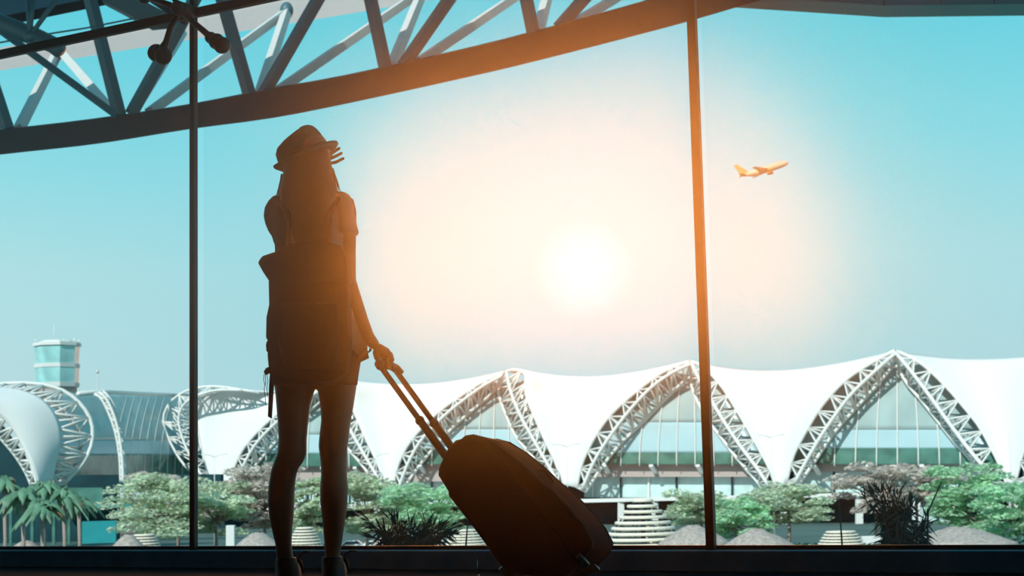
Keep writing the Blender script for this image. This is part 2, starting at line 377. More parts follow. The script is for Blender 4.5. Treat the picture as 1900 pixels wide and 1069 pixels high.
h = link('hand', bm, M_skin, per); remeshed(h, .003, 2); h['label'] = 'left hand raised to the hat brim with spread fingers'
# hair
bm = NB()
vloft(bm, [(262, 545, 603, .0, .05), (285, 532, 612, .0, .085), (310, 527, 617, -.005, .1), (330, 523, 622, -.02, .095), (350, 519, 627, -.05, .075), (366, 518, 624, -.07, .06), (385, 524, 616, -.09, .045), (410, 536, 613, -.105, .035), (440, 544, 610, -.115, .028), (462, 552, 604, -.12, .015)], 24)
for k in range(16):
    x0 = 524 + random.uniform(-2, 4); y0 = 322 + random.uniform(0, 20); d = random.uniform(3, 13)
    tube(bm, [G(x0, y0, -.02), G(x0 - d * .6, y0 + 18, -.03), G(x0 - d, y0 + 36, -.03)], [.003, .002, .0008], 5)
for k in range(12):
    x0 = 616 + random.uniform(-3, 3); y0 = 312 + random.uniform(0, 15); d = random.uniform(2, 15)
    tube(bm, [G(x0, y0, -.02), G(x0 + d * .5, y0 + 18, -.04), G(x0 + d, y0 + 40, -.05)], [.004, .003, .001], 5)
link('hair', bm, M_hair, per)
# hat
bL, bR = G(511, 320, .0), G(628, 266, .0)
BX = (bR - bL).normalized(); BC = (bL + bR) / 2; BN = Vector((0, 1, 0)).cross(BX); BN = BN if BN.z > 0 else -BN
BYv = Vector((0, 1, 0)); tl = math.radians(1); BY2 = (BYv * math.cos(tl) + BN * math.sin(tl)); BN2 = (BN * math.cos(tl) - BYv * math.sin(tl))
def HT(x, y, z): return BC + BX * x + BY2 * y + BN2 * z + Vector((0, .03, 0))
bm = NB(); ra, rb = (bR - bL).length / 2, .138; n = 40; rs = []
for q, dz in ((.72, .0), (.86, -.004), (1.0, .006), (1.0, .010), (.86, .001), (.72, .005)):
    rs.append([HT(ra * q * math.cos(2 * math.pi * k / n), rb * q * math.sin(2 * math.pi * k / n), dz + (.018 * (q - .72) / .28) * (abs(math.cos(2 * math.pi * k / n)) ** 3) * (1 if math.cos(2 * math.pi * k / n) < 0 else .2)) for k in range(n)])
rings(bm, rs + [rs[0]], cap=False); link('hat_brim', bm, M_hat, per)
bm = NB(); rs = []
for z, a, b, ox in ((-.004, .101, .112, -.006), (.02, .101, .110, -.007), (.045, .099, .106, -.009), (.070, .095, .098, -.010), (.088, .086, .088, -.007), (.101, .070, .070, .001), (.110, .050, .050, .009), (.1155, .028, .028, .015), (.117, .008, .008, .016)):
    rs.append([HT(ox + a * math.cos(2 * math.pi * k / n), b * math.sin(2 * math.pi * k / n), z + .008 * math.cos(2 * math.pi * k / n) * (z / .1)) for k in range(n)])
rings(bm, rs); link('hat_crown', bm, M_hat, per)
bm = NB(); rings(bm, [[HT(-.006 + .1035 * q * math.cos(2 * math.pi * k / n), .1145 * q * math.sin(2 * math.pi * k / n), z) for k in range(n)] for z, q in ((.004, .985), (.004, 1.0), (.026, .998), (.026, .98))], cap=False); link('hat_band', bm, M_band, per)
# clothes
bm = NB()
vloft(bm, [(362, 560, 590, -.0, .058), (364, 545, 604, 0, .066), (370, 522, 630, 0, .078), (385, 507, 645, 0, .09), (400, 504, 646, 0, .10), (440, 508, 644, .0, .115), (500, 512, 645, .0, .108), (560, 512, 655, 0, .10), (600, 506, 669, 0, .11), (630, 500, 680, 0, .118), (645, 499, 683, 0, .117), (655, 502, 682, 0, .11), (662, 508, 676, 0, .10)], 28)
vloft(bm, [(364, 507, 540, .02, .04), (373, 498, 548, .03, .055), (386, 491, 550, .05, .075), (402, 489, 552, .06, .085), (416, 492, 550, .07, .085), (430, 498, 548, .08, .08), (440, 505, 546, .09, .07), (452, 508, 542, .10, .06), (460, 515, 530, .10, .04)], 20)
vloft(bm, [(357, 624, 640, 0, .03), (362, 615, 649, 0, .05), (370, 612, 654, 0, .06), (384, 612, 659, 0, .064), (404, 613, 661, 0, .066), (420, 614, 663, 0, .068), (432, 616, 667, 0, .07), (437, 620, 662, 0, .066)], 20)
sh = link('shirt', bm, M_shirt, per); remeshed(sh, .006, 4)
bm = NB()
prism(bm, [G(660, 640, -.04), G(684, 652, -.03), G(687, 640, -.03), G(689, 650, -.03), G(682, 655, -.03), G(684, 664, -.03), G(667, 672, -.04), G(640, 674, -.04)], (0, .02, 0)); o = link('shirt_tail', bm, M_short, per, False)
bm = NB()
vloft(bm, [(640, 500, 672, 0, .126), (655, 497, 674, 0, .134), (670, 497, 670, 0, .134), (700, 502, 665, 0, .126), (711, 503, 664, 0, .11)], 24)
vloft(bm, [(690, 500, 592, 0, .1), (700, 503, 590, 0, .1), (716, 507, 583, 0, .096)], 20); vloft(bm, [(690, 578, 666, .015, .1), (700, 580, 665, .015, .1), (716, 588, 663, .018, .096)], 20)
remeshed(link('shorts', bm, M_short, per), .006, 2)
for nm, (cx, cx2, dyo) in {'a': (531, 535, 0), 'b': (617, 617, 0)}.items():
    # shoes point away from the camera; heel towards us
    bm = NB(); hz_ = 0.0
    c = G(cx, 1076, 0); c.z = 0
    def S(x, y, z): return Vector((c.x + x, c.y + y, z))
    rings(bm, [[S(rx * math.cos(2 * math.pi * k / 16), oy + ry * math.sin(2 * math.pi * k / 16), z) for k in range(16)] for z, rx, ry, oy in
               ((.004, .042, .13, .065), (.03, .047, .135, .065), (.05, .046, .125, .06), (.068, .044, .095, .035), (.085, .041, .062, .008), (.10, .038, .052, .0), (.104, .036, .048, 0))])
    sho = link('shoe', bm, M_black, per); bevel(sho, .002, 1, 1)
    bm = NB(); rings(bm, [[S(rx * math.cos(2 * math.pi * k / 20), .065 + ry * math.sin(2 * math.pi * k / 20), z) for k in range(20)] for z, rx, ry in ((.001, .046, .135), (.001 + .022, .05, .14))]); link('sole', bm, M_black, sho)
    bm = NB(); q = S(.036, .04, .088)
    tube(bm, [q, q + Vector((.012, -.02, .022)), q + Vector((.03, -.03, .034)), q + Vector((.055, -.035, .032))], [.004, .003, .003, .0025], 6)
    tube(bm, [q, q + Vector((.01, .0, .0)), q + Vector((.02, -.01, -.02)), q + Vector((.024, -.01, -.045))], [.006, .007, .005, .003], 6)
    link('lace', bm, M_black, sho)
# backpack
bp = thing('backpack', 'dark square-topped backpack worn on the back of the standing traveller', 'backpack', G(565, 700, -.2))
def GB(x, y, d=-.16): return P(x * 1.0, y * 1.0, DG + d)
bm = NB()
out = [(498, 522), (499, 565), (494, 588), (493, 627), (497, 632), (496, 660), (499, 690), (508, 704), (560, 710), (615, 706), (640, 690), (646, 640), (645, 560), (642, 500), (630, 470), (600, 458), (540, 460), (515, 480)]
prism(bm, [GB(x, y, -.26) for x, y in out], (0, .15, 0)); bevel(link('main_bag', bm, M_pack, bp), .018, 3)
bm = NB(); prism(bm, [GB(x, y, -.285) for x, y in [(478, 487), (486, 475), (510, 467), (520, 461), (540, 452), (600, 446), (632, 456), (642, 476), (644, 520), (560, 528), (500, 523), (488, 505)]], (0, .2, 0)); bevel(link('top_flap', bm, M_pack, bp), .006, 2)
bm = NB(); prism(bm, [GB(x, y, -.30) for x, y in [(520, 560), (625, 560), (630, 640), (620, 685), (525, 688), (515, 640)]], (0, .05, 0)); bevel(link('front_pocket', bm, M_pack, bp), .014, 3)
bm = NB(); prism(bm, [GB(x, y, -.24) for x, y in [(495, 632), (493, 640), (494, 652), (500, 656), (512, 650), (512, 634)]], (0, .1, 0)); bevel(link('side_pocket', bm, M_pack, bp), .004, 2)
for xs in ((534, 520, 516), (610, 626, 632)):
    bm = NB(); tube(bm, [GB(xs[0], 470, -.13), G(xs[0], 400, -.135), G(xs[1], 366, -.06), G(xs[2], 364, .02), G(xs[2], 400, .10), G(xs[2], 470, .116), G(xs[2], 560, .10), GB(xs[1], 640, -.0), GB(xs[1], 660, -.13)], .012, 10, flat=.35, ref=(1, 0, 0)); link('shoulder_strap', bm, M_pack, bp)
bm = NB(); prism(bm, [GB(x, y, -.2) for x, y in [(501, 688), (512, 690), (508, 715), (504, 777), (497, 773), (499, 720)]], (0, .006, 0)); link('hanging_strap', bm, M_pack, bp, False)
bm = NB(); prism(bm, [GB(x, y, -.2) for x, y in [(489, 690), (493, 683), (500, 680), (505, 690), (498, 693), (492, 696)]], (0, .02, 0)); bevel(link('buckle', bm, M_pack, bp), .002, 1)
bm = NB()
for x0, pts in ((492, [(0, 694), (1, 710), (-2, 722), (0, 735), (1, 752)]), (495, [(0, 694), (2, 706), (0, 720), (2, 738)]), (490, [(0, 694), (-1, 705), (2, 716)])):
    tube(bm, [GB(x0 + dx, y, -.2) for dx, y in pts], .0012, 5)
link('drawstring', bm, M_pack, bp)
# ------------------------------------------------------------------ the suitcase
HH = P(722, 686, 6.14); WW = P(1005, 1076, 5.92)
CU = (WW - HH).normalized()
CW = RT * .326 + Vector((0, 1, 0)) * .944 - UP * .04; CW = (CW - CU * CW.dot(CU)).normalized()
CV = CW.cross(CU).normalized(); CV = CV if CV.dot(RT) > 0 else -CV
def onplane(px, py):
    d = ray(px, py); t = (HH - CAMP).dot(CW) / d.dot(CW); q = CAMP + d * t - HH
    return q.dot(CU), q.dot(CV)
def CP(u, v, w=0.0): return HH + CU * u + CV * v + CW * w
outl = [(833, 863), (822, 881), (822, 895), (840, 925), (840, 934), (881, 985), (905, 1017), (925, 1047), (940, 1066), (965, 1078), (1030, 1080), (1070, 1076), (1088, 1064), (1109, 1041), (1130, 1017), (1136, 1009), (1138, 997), (1125, 969), (1093, 931), (1057, 897), (1039, 886), (1001, 853), (965, 827), (929, 808), (901, 804), (885, 808), (876, 816), (863, 820), (848, 836)]
uv = [onplane(x, y) for x, y in outl]
vmin, vmax = min(v for u, v in uv), max(v for u, v in uv); vc = (vmin + vmax) / 2
uc = (min(u for u, v in uv) + max(u for u, v in uv)) / 2
uv = [(uc + (u - uc) * .965, vc + (v - vc) * .79) for u, v in uv]
sc0 = thing('suitcase', 'dark soft-sided wheeled suitcase tilted on its wheels beside the traveller with its handle pulled out', 'suitcase', CP(.9, 0))
vs_ = vc + (vmax - vmin) * .79 * .5 * .45
def clip(poly, lim, keep_less):
    out = []
    for (a, b) in zip(poly, poly[1:] + poly[:1]):
        ia = (a[1] <= lim) == keep_less; ib = (b[1] <= lim) == keep_less
        if ia: out.append(a)
        if ia != ib:
            t = (lim - a[1]) / (b[1] - a[1]); out.append((a[0] + (b[0] - a[0]) * t, lim))
    return out
CWID = .155
bm = NB(); prism(bm, [CP(u, v, -CWID) for u, v in clip(uv, vs_, True)], CW * (2 * CWID)); bevel(link('shell', bm, M_case, sc0), .022, 4)
bm = NB(); prism(bm, [CP(u, v, -CWID * .93) for u, v in clip(uv, vs_ - .004, False)], CW * (2 * CWID * .93)); bevel(link('front_pocket', bm, M_case, sc0), .02, 4)
us = [u for u, v in uv]; u0, u1 = min(us), max(us)
bm = NB()
for s in (-1, 1):
    m = u0 + (u1 - u0) * .04
    loop = [CP(u, v * 1.0, s * CWID * .86) + CV * 0 for u, v in uv]
    cu = sum(u for u, v in uv) / len(uv); cv = sum(v for u, v in uv) / len(uv)
    loop = [CP(cu + (u - cu) * .995, cv + (v - cv) * .995, s * (CWID * .8)) for u, v in uv]
    tube(bm, loop + loop[:1], .004, 6)
link('piping', bm, M_black, sc0)
for s in (-1, 1):
    bm = NB(); tube(bm, [CP(-.005, 0, s * .070), CP(.26, 0, s * .070)], .0105, 12); link('handle_tube', bm, M_alu, sc0)
    bm = NB(); tube(bm, [CP(.245, 0, s * .070), CP(.55, 0, s * .070)], .0145, 12); link('handle_sleeve', bm, M_alu, sc0)
    bm = NB(); ball(bm, CP(.25, 0, s * .070), .0175, u=10, v=8); link('sleeve_collar', bm, M_black, sc0)
bm = NB(); tube(bm, [CP(.004, .002, -.094), CP(-.014, .002, -.08), CP(-.022, .002, -.05), CP(-.022, .002, .05), CP(-.014, .002, .08), CP(.012, .004, .094)], [.012, .016, .0155, .0155, .017, .014], 14); link('grip', bm, M_black, sc0)
bm = NB()
uA, vA = onplane(868, 824); tube(bm, [CP(uA + .012, vA * .8 + .00, -.06), CP(uA - .012, vA * .8, -.04), CP(uA - .014, vA * .8, .04), CP(uA + .012, vA * .8, .06)], .008, 10); link('carry_handle', bm, M_black, sc0)
uB, vB = onplane(1036, 886); bm = NB(); tube(bm, [CP(uB - .07, vB * .9 - .02, 0), CP(uB - .05, vB * .93 - .006, 0), CP(uB, vB * .93 - .004, 0), CP(uB + .01, vB * .9 - .02, 0)], .006, 8); link('side_handle', bm, M_black, sc0)
for (px, py, w_) in ((958, 1062, -.12), (1108, 1034, -.13), (1092, 1046, .1)):
    u, v = onplane(px, py); bm = NB(); beam(bm, CP(u - .02, v * .93, w_ - .02), CP(u + .025, v * .93, w_ - .0), .02, .02, CW); bevel(link('corner_glint', bm, M_clear, sc0), .003)  # blue blocks stand in for glints at the case corners
for s in (-1, 1):
    uw, vw = onplane(975, 1070); c = CP(uw, vw * .9, s * .115); rr = .034; c.z = rr + .002
    bm = NB(); ax = Vector((CW.x, CW.y, 0)).normalized(); tube(bm, [c - ax * .013, c - ax * .010, c + ax * .010, c + ax * .013], [rr * .88, rr, rr, rr * .88], 20); w_ = link('wheel', bm, M_black, sc0)
    bm = NB(); beam(bm, c + Vector((0, 0, .0)), CP(uw - .05, vw * .8, s * .115), .04, .05, CW); bevel(link('wheel_housing', bm, M_black, sc0), .006)
bm = NB(); q0 = onplane(912, 1040); a = CP(q0[0], q0[1] * .95, -.15)
tube(bm, [a, a + Vector((-.002, -.005, -.03)), a + Vector((.002, -.005, -.05))], .002, 6); ball(bm, a + Vector((.002, -.005, -.055)), .0042, u=8, v=6); link('zip_pull', bm, mat('polished_chrome', (.6, .62, .63), .15, 1.0), sc0)
# ------------------------------------------------------------------ roof steelwork outside the glass
CE_ = lambda x: 37.3 + (x + 15.4) * .17
bm = NB(); prism(bm, [Vector((-60, 10, 15)), Vector((60, 10, 15)), Vector((60, 46, 15)), Vector((30, CE_(30), 15)), Vector((-60, CE_(-60), 15))], (0, 0, .6)); struct(link('shade_canopy', bm, M_soffit, smooth=False), 'unseen roof canopy shaped to shade the near truss')  # out of view; edge slanted to set the shade line on the truss
tr = thing('roof_truss', 'dark steel roof truss whose heavy curved bottom edge rises across the upper window', 'truss', P(600, 200, 40))
LO = [(-260, 318), (-120, 302), (0, 287), (180, 267), (350, 240), (500, 220), (640, 193), (860, 145), (1000, 112), (1240, 50), (1365, 14), (1480, -20), (1700, -90)]
HI = [(-260, 265), (-120, 254), (0, 242), (180, 221), (350, 195), (500, 166), (640, 141), (860, 92), (980, 62), (1110, 27), (1215, -3), (1330, -42), (1560, -118)]
def Yt(px): return 40.0
bm = NB(); lo = interp([Vector((x, y, 0)) for x, y in LO], 40); hi = interp([Vector((x, y, 0)) for x, y in HI], 40)
rings(bm, [[P(l.x, l.y, 40), P(h_.x, h_.y, 40), P(h_.x, h_.y - 2, 40.9), P(l.x, l.y - 2, 40.9)] for l, h_ in zip(lo, hi)]); link('bottom_chord', bm, M_chord, tr, False)
def member(a, Ya, b, Yb, w, h, m, name='web_member', par=None):
    bm = NB(); pa, pb = P(*a, Ya), P(*b, Yb); beam(bm, pa, pb, w, h, (0.75, -.66, 0)); return link(name, bm, m, par or tr, False)
def ext(a, b, k=1.35): return (a[0] + (b[0] - a[0]) * k, a[1] + (b[1] - a[1]) * k)
# near plane (in the canopy's shade, darkened again by its teal steel colour)
for a, b in (((222, 215), (168, 0)), ((243, 212), (352, 15)), ((464, 180), (410, -10)), ((488, 176), (592, -5)), ((716, 130), (688, 0)), ((748, 122), (838, -8)), ((990, 64), (975, -10)), ((1036, 52), (1092, -12)), ((14, 240), (-45, 60)), ((1225, 2), (1210, -70))):
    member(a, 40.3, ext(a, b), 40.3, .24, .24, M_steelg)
# far plane, lit from above where the sun passes the canopy
for a, b in (((35, 240), (110, 92)), ((214, 212), (110, 92)), ((245, 208), (338, 60)), ((278, 208), (528, 24)), ((482, 176), (532, 22)), ((516, 168), (800, -28)), ((726, 126), (790, -30)), ((776, 116), (1010, -42)), ((998, 62), (1022, -30)), ((1062, 46), (1250, -70)), ((-10, 235), (-150, 110))):
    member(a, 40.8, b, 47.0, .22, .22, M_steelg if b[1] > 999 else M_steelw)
member((216, 214), 39.9, (-60, 12), 39.9, .13, .13, M_steelg, 'tie_rod')
for c in ((110, 90), (532, 20)):
    bm = NB(); ball(bm, P(c[0], c[1], 47), .2, (1, 1, 1.3), 10, 8); link('node', bm, M_steelg, tr)
# pale edge girder farther back
bm = NB(); rings(bm, [[P(-300, 178, 60), P(-300, 136, 60), P(-300, 134, 60.6), P(-300, 176, 60.6)], [P(0, 131, 60), P(0, 90, 60), P(0, 88, 60.6), P(0, 129, 60.6)], [P(640, 27, 60), P(640, -22, 60), P(640, -24, 60.6), P(640, 25, 60.6)], [P(1000, -34, 60), P(1000, -80, 60), P(1000, -82, 60.6), P(1000, -36, 60.6)]])
tag(link('edge_girder', bm, M_girder, smooth=False), 'pale grey straight girder running behind the dark roof truss', 'girder')
# beams by the upper corner
def bar(name, pts, w, h, m, label, cat):
    bm = NB()
    for a, b in zip(pts, pts[1:]): beam(bm, P(*a), P(*b), w, h, (0, 1, 0))
    return tag(link(name, bm, m, smooth=False), label, cat)
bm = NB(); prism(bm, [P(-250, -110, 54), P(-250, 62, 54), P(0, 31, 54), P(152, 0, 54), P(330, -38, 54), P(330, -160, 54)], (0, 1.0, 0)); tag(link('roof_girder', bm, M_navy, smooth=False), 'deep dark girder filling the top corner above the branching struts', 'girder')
bm = NB(); pl = [(-60, 15, 38), (0, 44, 38), (60, 66, 38), (100, 84, 38), (112, 100, 38)]
tube(bm, [P(*p) for p in pl], [.24, .23, .22, .2, .14], 10); o = tag(link('curved_brace', bm, M_steelg), 'thick teal brace curving down to the fan of thin struts', 'brace')
bm = NB(); prism(bm, [P(150, -45, 39.2), P(188, 0, 39.2), P(275, 46, 39.2), P(314, 42, 39.2), P(306, 22, 39.2), P(255, -5, 39.2), P(240, -45, 39.2)], (0, .5, 0)); tag(link('gusset_beam', bm, M_steelg, smooth=False), 'tapered teal beam ending at the bracket on the mullion', 'beam')
fan = thing('strut_fan', 'fan of thin teal struts meeting at one joint under the corner girder', 'struts', P(55, 70, 37.4))
for e in ((50, -20), (64, -20), (122, -25), (54, 88)):
    bm = NB(); tube(bm, [P(55, 68, 37.4), P(*e, 37.4)], [.055, .075 if e[0] > 100 else .05], 8); link('strut', bm, M_steelg, fan)
bm = NB(); ball(bm, P(55, 68, 37.4), .14); link('joint', bm, M_steelg, fan)
bm = NB(); tube(bm, [P(x, y, 39) for x, y in ((-80, 92), (0, 79), (70, 66), (160, 52), (240, 36), (330, 22), (640, -35))], .022, 6); tag(link('stay_cable', bm, M_steelg), 'thin cable strung across the upper steelwork', 'cable')
for i, (y0, y1) in enumerate(((0, 0),)):
    bm = NB(); tube(bm, [P(262, -12, 30), P(345, 42, 30)], .05, 8); tube(bm, [P(278, -12, 30), P(352, 36, 30)], .04, 8); tag(link('paired_rod', bm, M_chord), 'pair of dark rods running down to the bracket on the mullion', 'rods')
M_navy2 = mat('blue_teal_panel', (.006, .12, .18), .8, noise=.2, scale=.3, spec=.1)
# canopy edge seen at the top right
bm = NB()
rings(bm, [[P(x, y, Y), P(x, y - 22, Y), P(x, y - 23, Y + .8), P(x, y - 1, Y + .8)] for x, y, Y in ((1330, 11, 41.5), (1365, 14, 41.5), (1640, 32, 41.5), (1900, 29, 41.5), (2150, 26, 41.5))])
ce = thing('canopy_edge', 'teal panelled eaves of the neighbouring canopy along the top of the view', 'canopy', P(1640, 0, 41.5)); link('edge_trim', bm, M_soffit, ce, False)
xs = [1330, 1430, 1530, 1640, 1745, 1845, 1950, 2060, 2150]
for a, b in zip(xs, xs[1:]):
    def el(x): return 11 + (x - 1330) * .068 if x < 1640 else 32 - (x - 1640) * .0115
    bm = NB(); prism(bm, [P(a + 1.5, el(a) - 18, 41.8), P(b - 1.5, el(b) - 18, 41.8), P(b - 1.5, el(b) - 95, 41.8), P(a + 1.5, el(a) - 95, 41.8)], (0, .3, 0)); link('soffit_panel', bm, M_navy2, ce, False)
# ------------------------------------------------------------------ ground
GZ = -8.0
bm = NB(); box(bm, (-1500, 14, GZ - .3), (1500, 3000, GZ)); struct(link('ground', bm, M_ground, smooth=False), 'asphalt and lawn in front of the terminal')
bm = NB(); prism(bm, [WL + Vector((-10, .6, -.5)), WR + Vector((10, .4, -.5)), Vector((30, 17, -.5)), Vector((-30, 17, -.5))], (0, 0, -.5)); struct(link('terrace', bm, M_conc, smooth=False), 'planted ledge outside the glass')
# ------------------------------------------------------------------ terminal
def Yr(x): return 300 + (1660 - x) * .066
term = thing('terminal_building', 'long white membrane terminal with a row of pointed lattice arches over curved glass', 'building', P(1250, 960, 330))
def path(pts, Yf, n=17):
    q = interp([Vector((x, y, 0)) for x, y in pts], n); L = len(q) - 1
    return [P(p.x, p.y, Yf(p.x, p.y, k / L)) for k, p in enumerate(q)]
def lattice(bm, A, B, r, off=0):
    n = min(len(A), len(B)) - 1
    for i in range(n + 1):
        if i % 2 == off: tube(bm, [A[i], B[i]], r, 6)
        if i < n:
            a, b = (A[i], B[i + 1]) if i % 2 == 0 else (B[i], A[i + 1]); tube(bm, [a, b], r, 6)
def arch_side(name_par, outer, inner, Yo, side, lat=True, mid=None, n=19, rc=.38, rb=.18, dmid=-3.2, din=3.0, lean=0.0, label=None):
    """one leaning lattice leg of an arch: outer, middle (nearer) and inner (farther) chords with braces between them"""
    o = path(outer, lambda x, y, t: Yo(x) + lean * t, n); i_ = path(inner, lambda x, y, t: Yo(x) + din * (1 if True else 0) + lean * t, n)
    if mid is None:
        m_ = []
        for k in range(n):
            a, b = o[k], i_[k]; c = a.lerp(b, .42)
            m_.append(c + (CAMP - c).normalized() * (-dmid + 1.5) * (1 - .55 * (k / (n - 1))))
    else: m_ = path(mid, lambda x, y, t: Yo(x) + dmid * (1 - .5 * t) + lean * t, n)
    bm = NB(); tube(bm, o, rc, 8); leg = link('arch_truss', bm, M_steelt, name_par)
    bm = NB(); tube(bm, m_, rc * .95, 8); link('front_chord', bm, M_steelt, leg)
    bm = NB(); tube(bm, i_, rc * .9, 8); link('inner_chord', bm, M_steelt, leg)
    bm = NB(); lattice(bm, o, m_, rb); lattice(bm, m_, i_, rb, 1); lattice(bm, o, i_, rb * .9); link('brace', bm, M_steelt, leg)
    return o, m_, i_
def sheet(par, name, L, R, m, bulge=6.0, sag=0.0, nu=18, thick=.35, back=0.0):
    """surface stretched between two 3-D edge curves (index 0 = foot)"""
    bm = NB(); n = len(L); g = []
    for k in range(n):
        t = k / (n - 1); row = []
        for j in range(nu + 1):
            u = j / nu; p = L[k].lerp(R[k], u); s = math.sin(math.pi * u)
            d = (p - CAMP).normalized()
            p = p + Vector((0, 1, 0)) * (bulge * s * t + back * t * s) - Vector((0, 0, 1)) * (sag * s * t ** 2); row.append(bm.verts.new(p))
        g.append(row)
    for k in range(n - 1):
        for j in range(nu): bm.faces.new((g[k][j], g[k][j + 1], g[k + 1][j + 1], g[k + 1][j]))
    o = link(name, bm, m, par); s = o.modifiers.new('t', 'SOLIDIFY'); s.thickness = thick; s.offset = 1; return o
S1 = dict(lo=[(1459, 895), (1471, 847), (1495, 801), (1524, 754), (1566, 708), (1608, 679), (1660, 651)], li=[(1483, 897), (1515, 851), (1549, 801), (1591, 754), (1629, 712), (1662, 674)],
          lm=[(1474, 897), (1503, 843), (1532, 796), (1574, 738), (1616, 696), (1661, 656)],
          ri=[(1838, 900), (1805, 857), (1776, 826), (1742, 784), (1709, 742), (1683, 712), (1662, 674)], rm=[(1852, 900), (1830, 872), (1801, 838), (1763, 788), (1730, 742), (1692, 691), (1662, 655)],
          ro=[(1869, 900), (1856, 864), (1839, 830), (1818, 792), (1788, 754), (1751, 712), (1709, 674), (1664, 652)], dark=832, mid=798, base=862, org=884)
S2 = dict(lo=[(1070, 905), (1078, 865), (1098, 821), (1130, 773), (1179, 728), (1231, 690), (1279, 671)], li=[(1086, 913), (1118, 865), (1150, 825), (1187, 789), (1219, 756), (1251, 724), (1281, 698)],
          lm=[(1080, 908), (1103, 855), (1135, 805), (1172, 757), (1212, 716), (1250, 690), (1280, 676)],
          ri=[(1415, 905), (1391, 877), (1363, 845), (1339, 813), (1315, 781), (1293, 742), (1283, 715), (1281, 690)], rm=[(1426, 902), (1404, 868), (1375, 830), (1345, 785), (1315, 735), (1294, 697), (1284, 676)],
          ro=[(1440, 902), (1428, 869), (1411, 837), (1391, 801), (1367, 760), (1339, 716), (1307, 682), (1282, 671)], dark=840, mid=784, base=862, org=893)
S3 = dict(lo=[(728, 910), (737, 867), (760, 821), (806, 771), (852, 737), (894, 710), (935, 691)], li=[(744, 912), (779, 863), (814, 821), (844, 790), (879, 759), (921, 722)],
          lm=[(738, 910), (757, 860), (783, 815), (825, 771), (866, 738), (900, 714), (930, 698)],
          ri=[(1032, 905), (998, 859), (975, 832), (957, 810), (944, 782), (933, 755), (925, 728), (926, 708)], rm=[(1040, 903), (1018, 865), (995, 825), (970, 780), (952, 740), (944, 712), (940, 692)],
          ro=[(1047, 900), (1030, 855), (1010, 813), (990, 767), (977, 735), (975, 708), (975, 692), (955, 686), (938, 690)], dark=835, mid=797, base=862, org=901)
def remap(S, fx, ax, bx, fy, ay, by):
    g = lambda p: (bx + (p[0] - ax) * fx, by + (p[1] - ay) * fy)
    r = {k: [g(p) for p in v] for k, v in S.items() if isinstance(v, list)}
    r.update({k: g((0, S[k]))[1] for k in ('dark', 'mid', 'base')}); return r
S4 = remap(S3, 290 / 317, 728, 425, 200 / 220, 905, 905)
S0 = remap(S1, 1.06, 1459, 1884, 1.04, 895, 893)
BAYS = [S0, S1, S2, S3, S4]; EDG = []
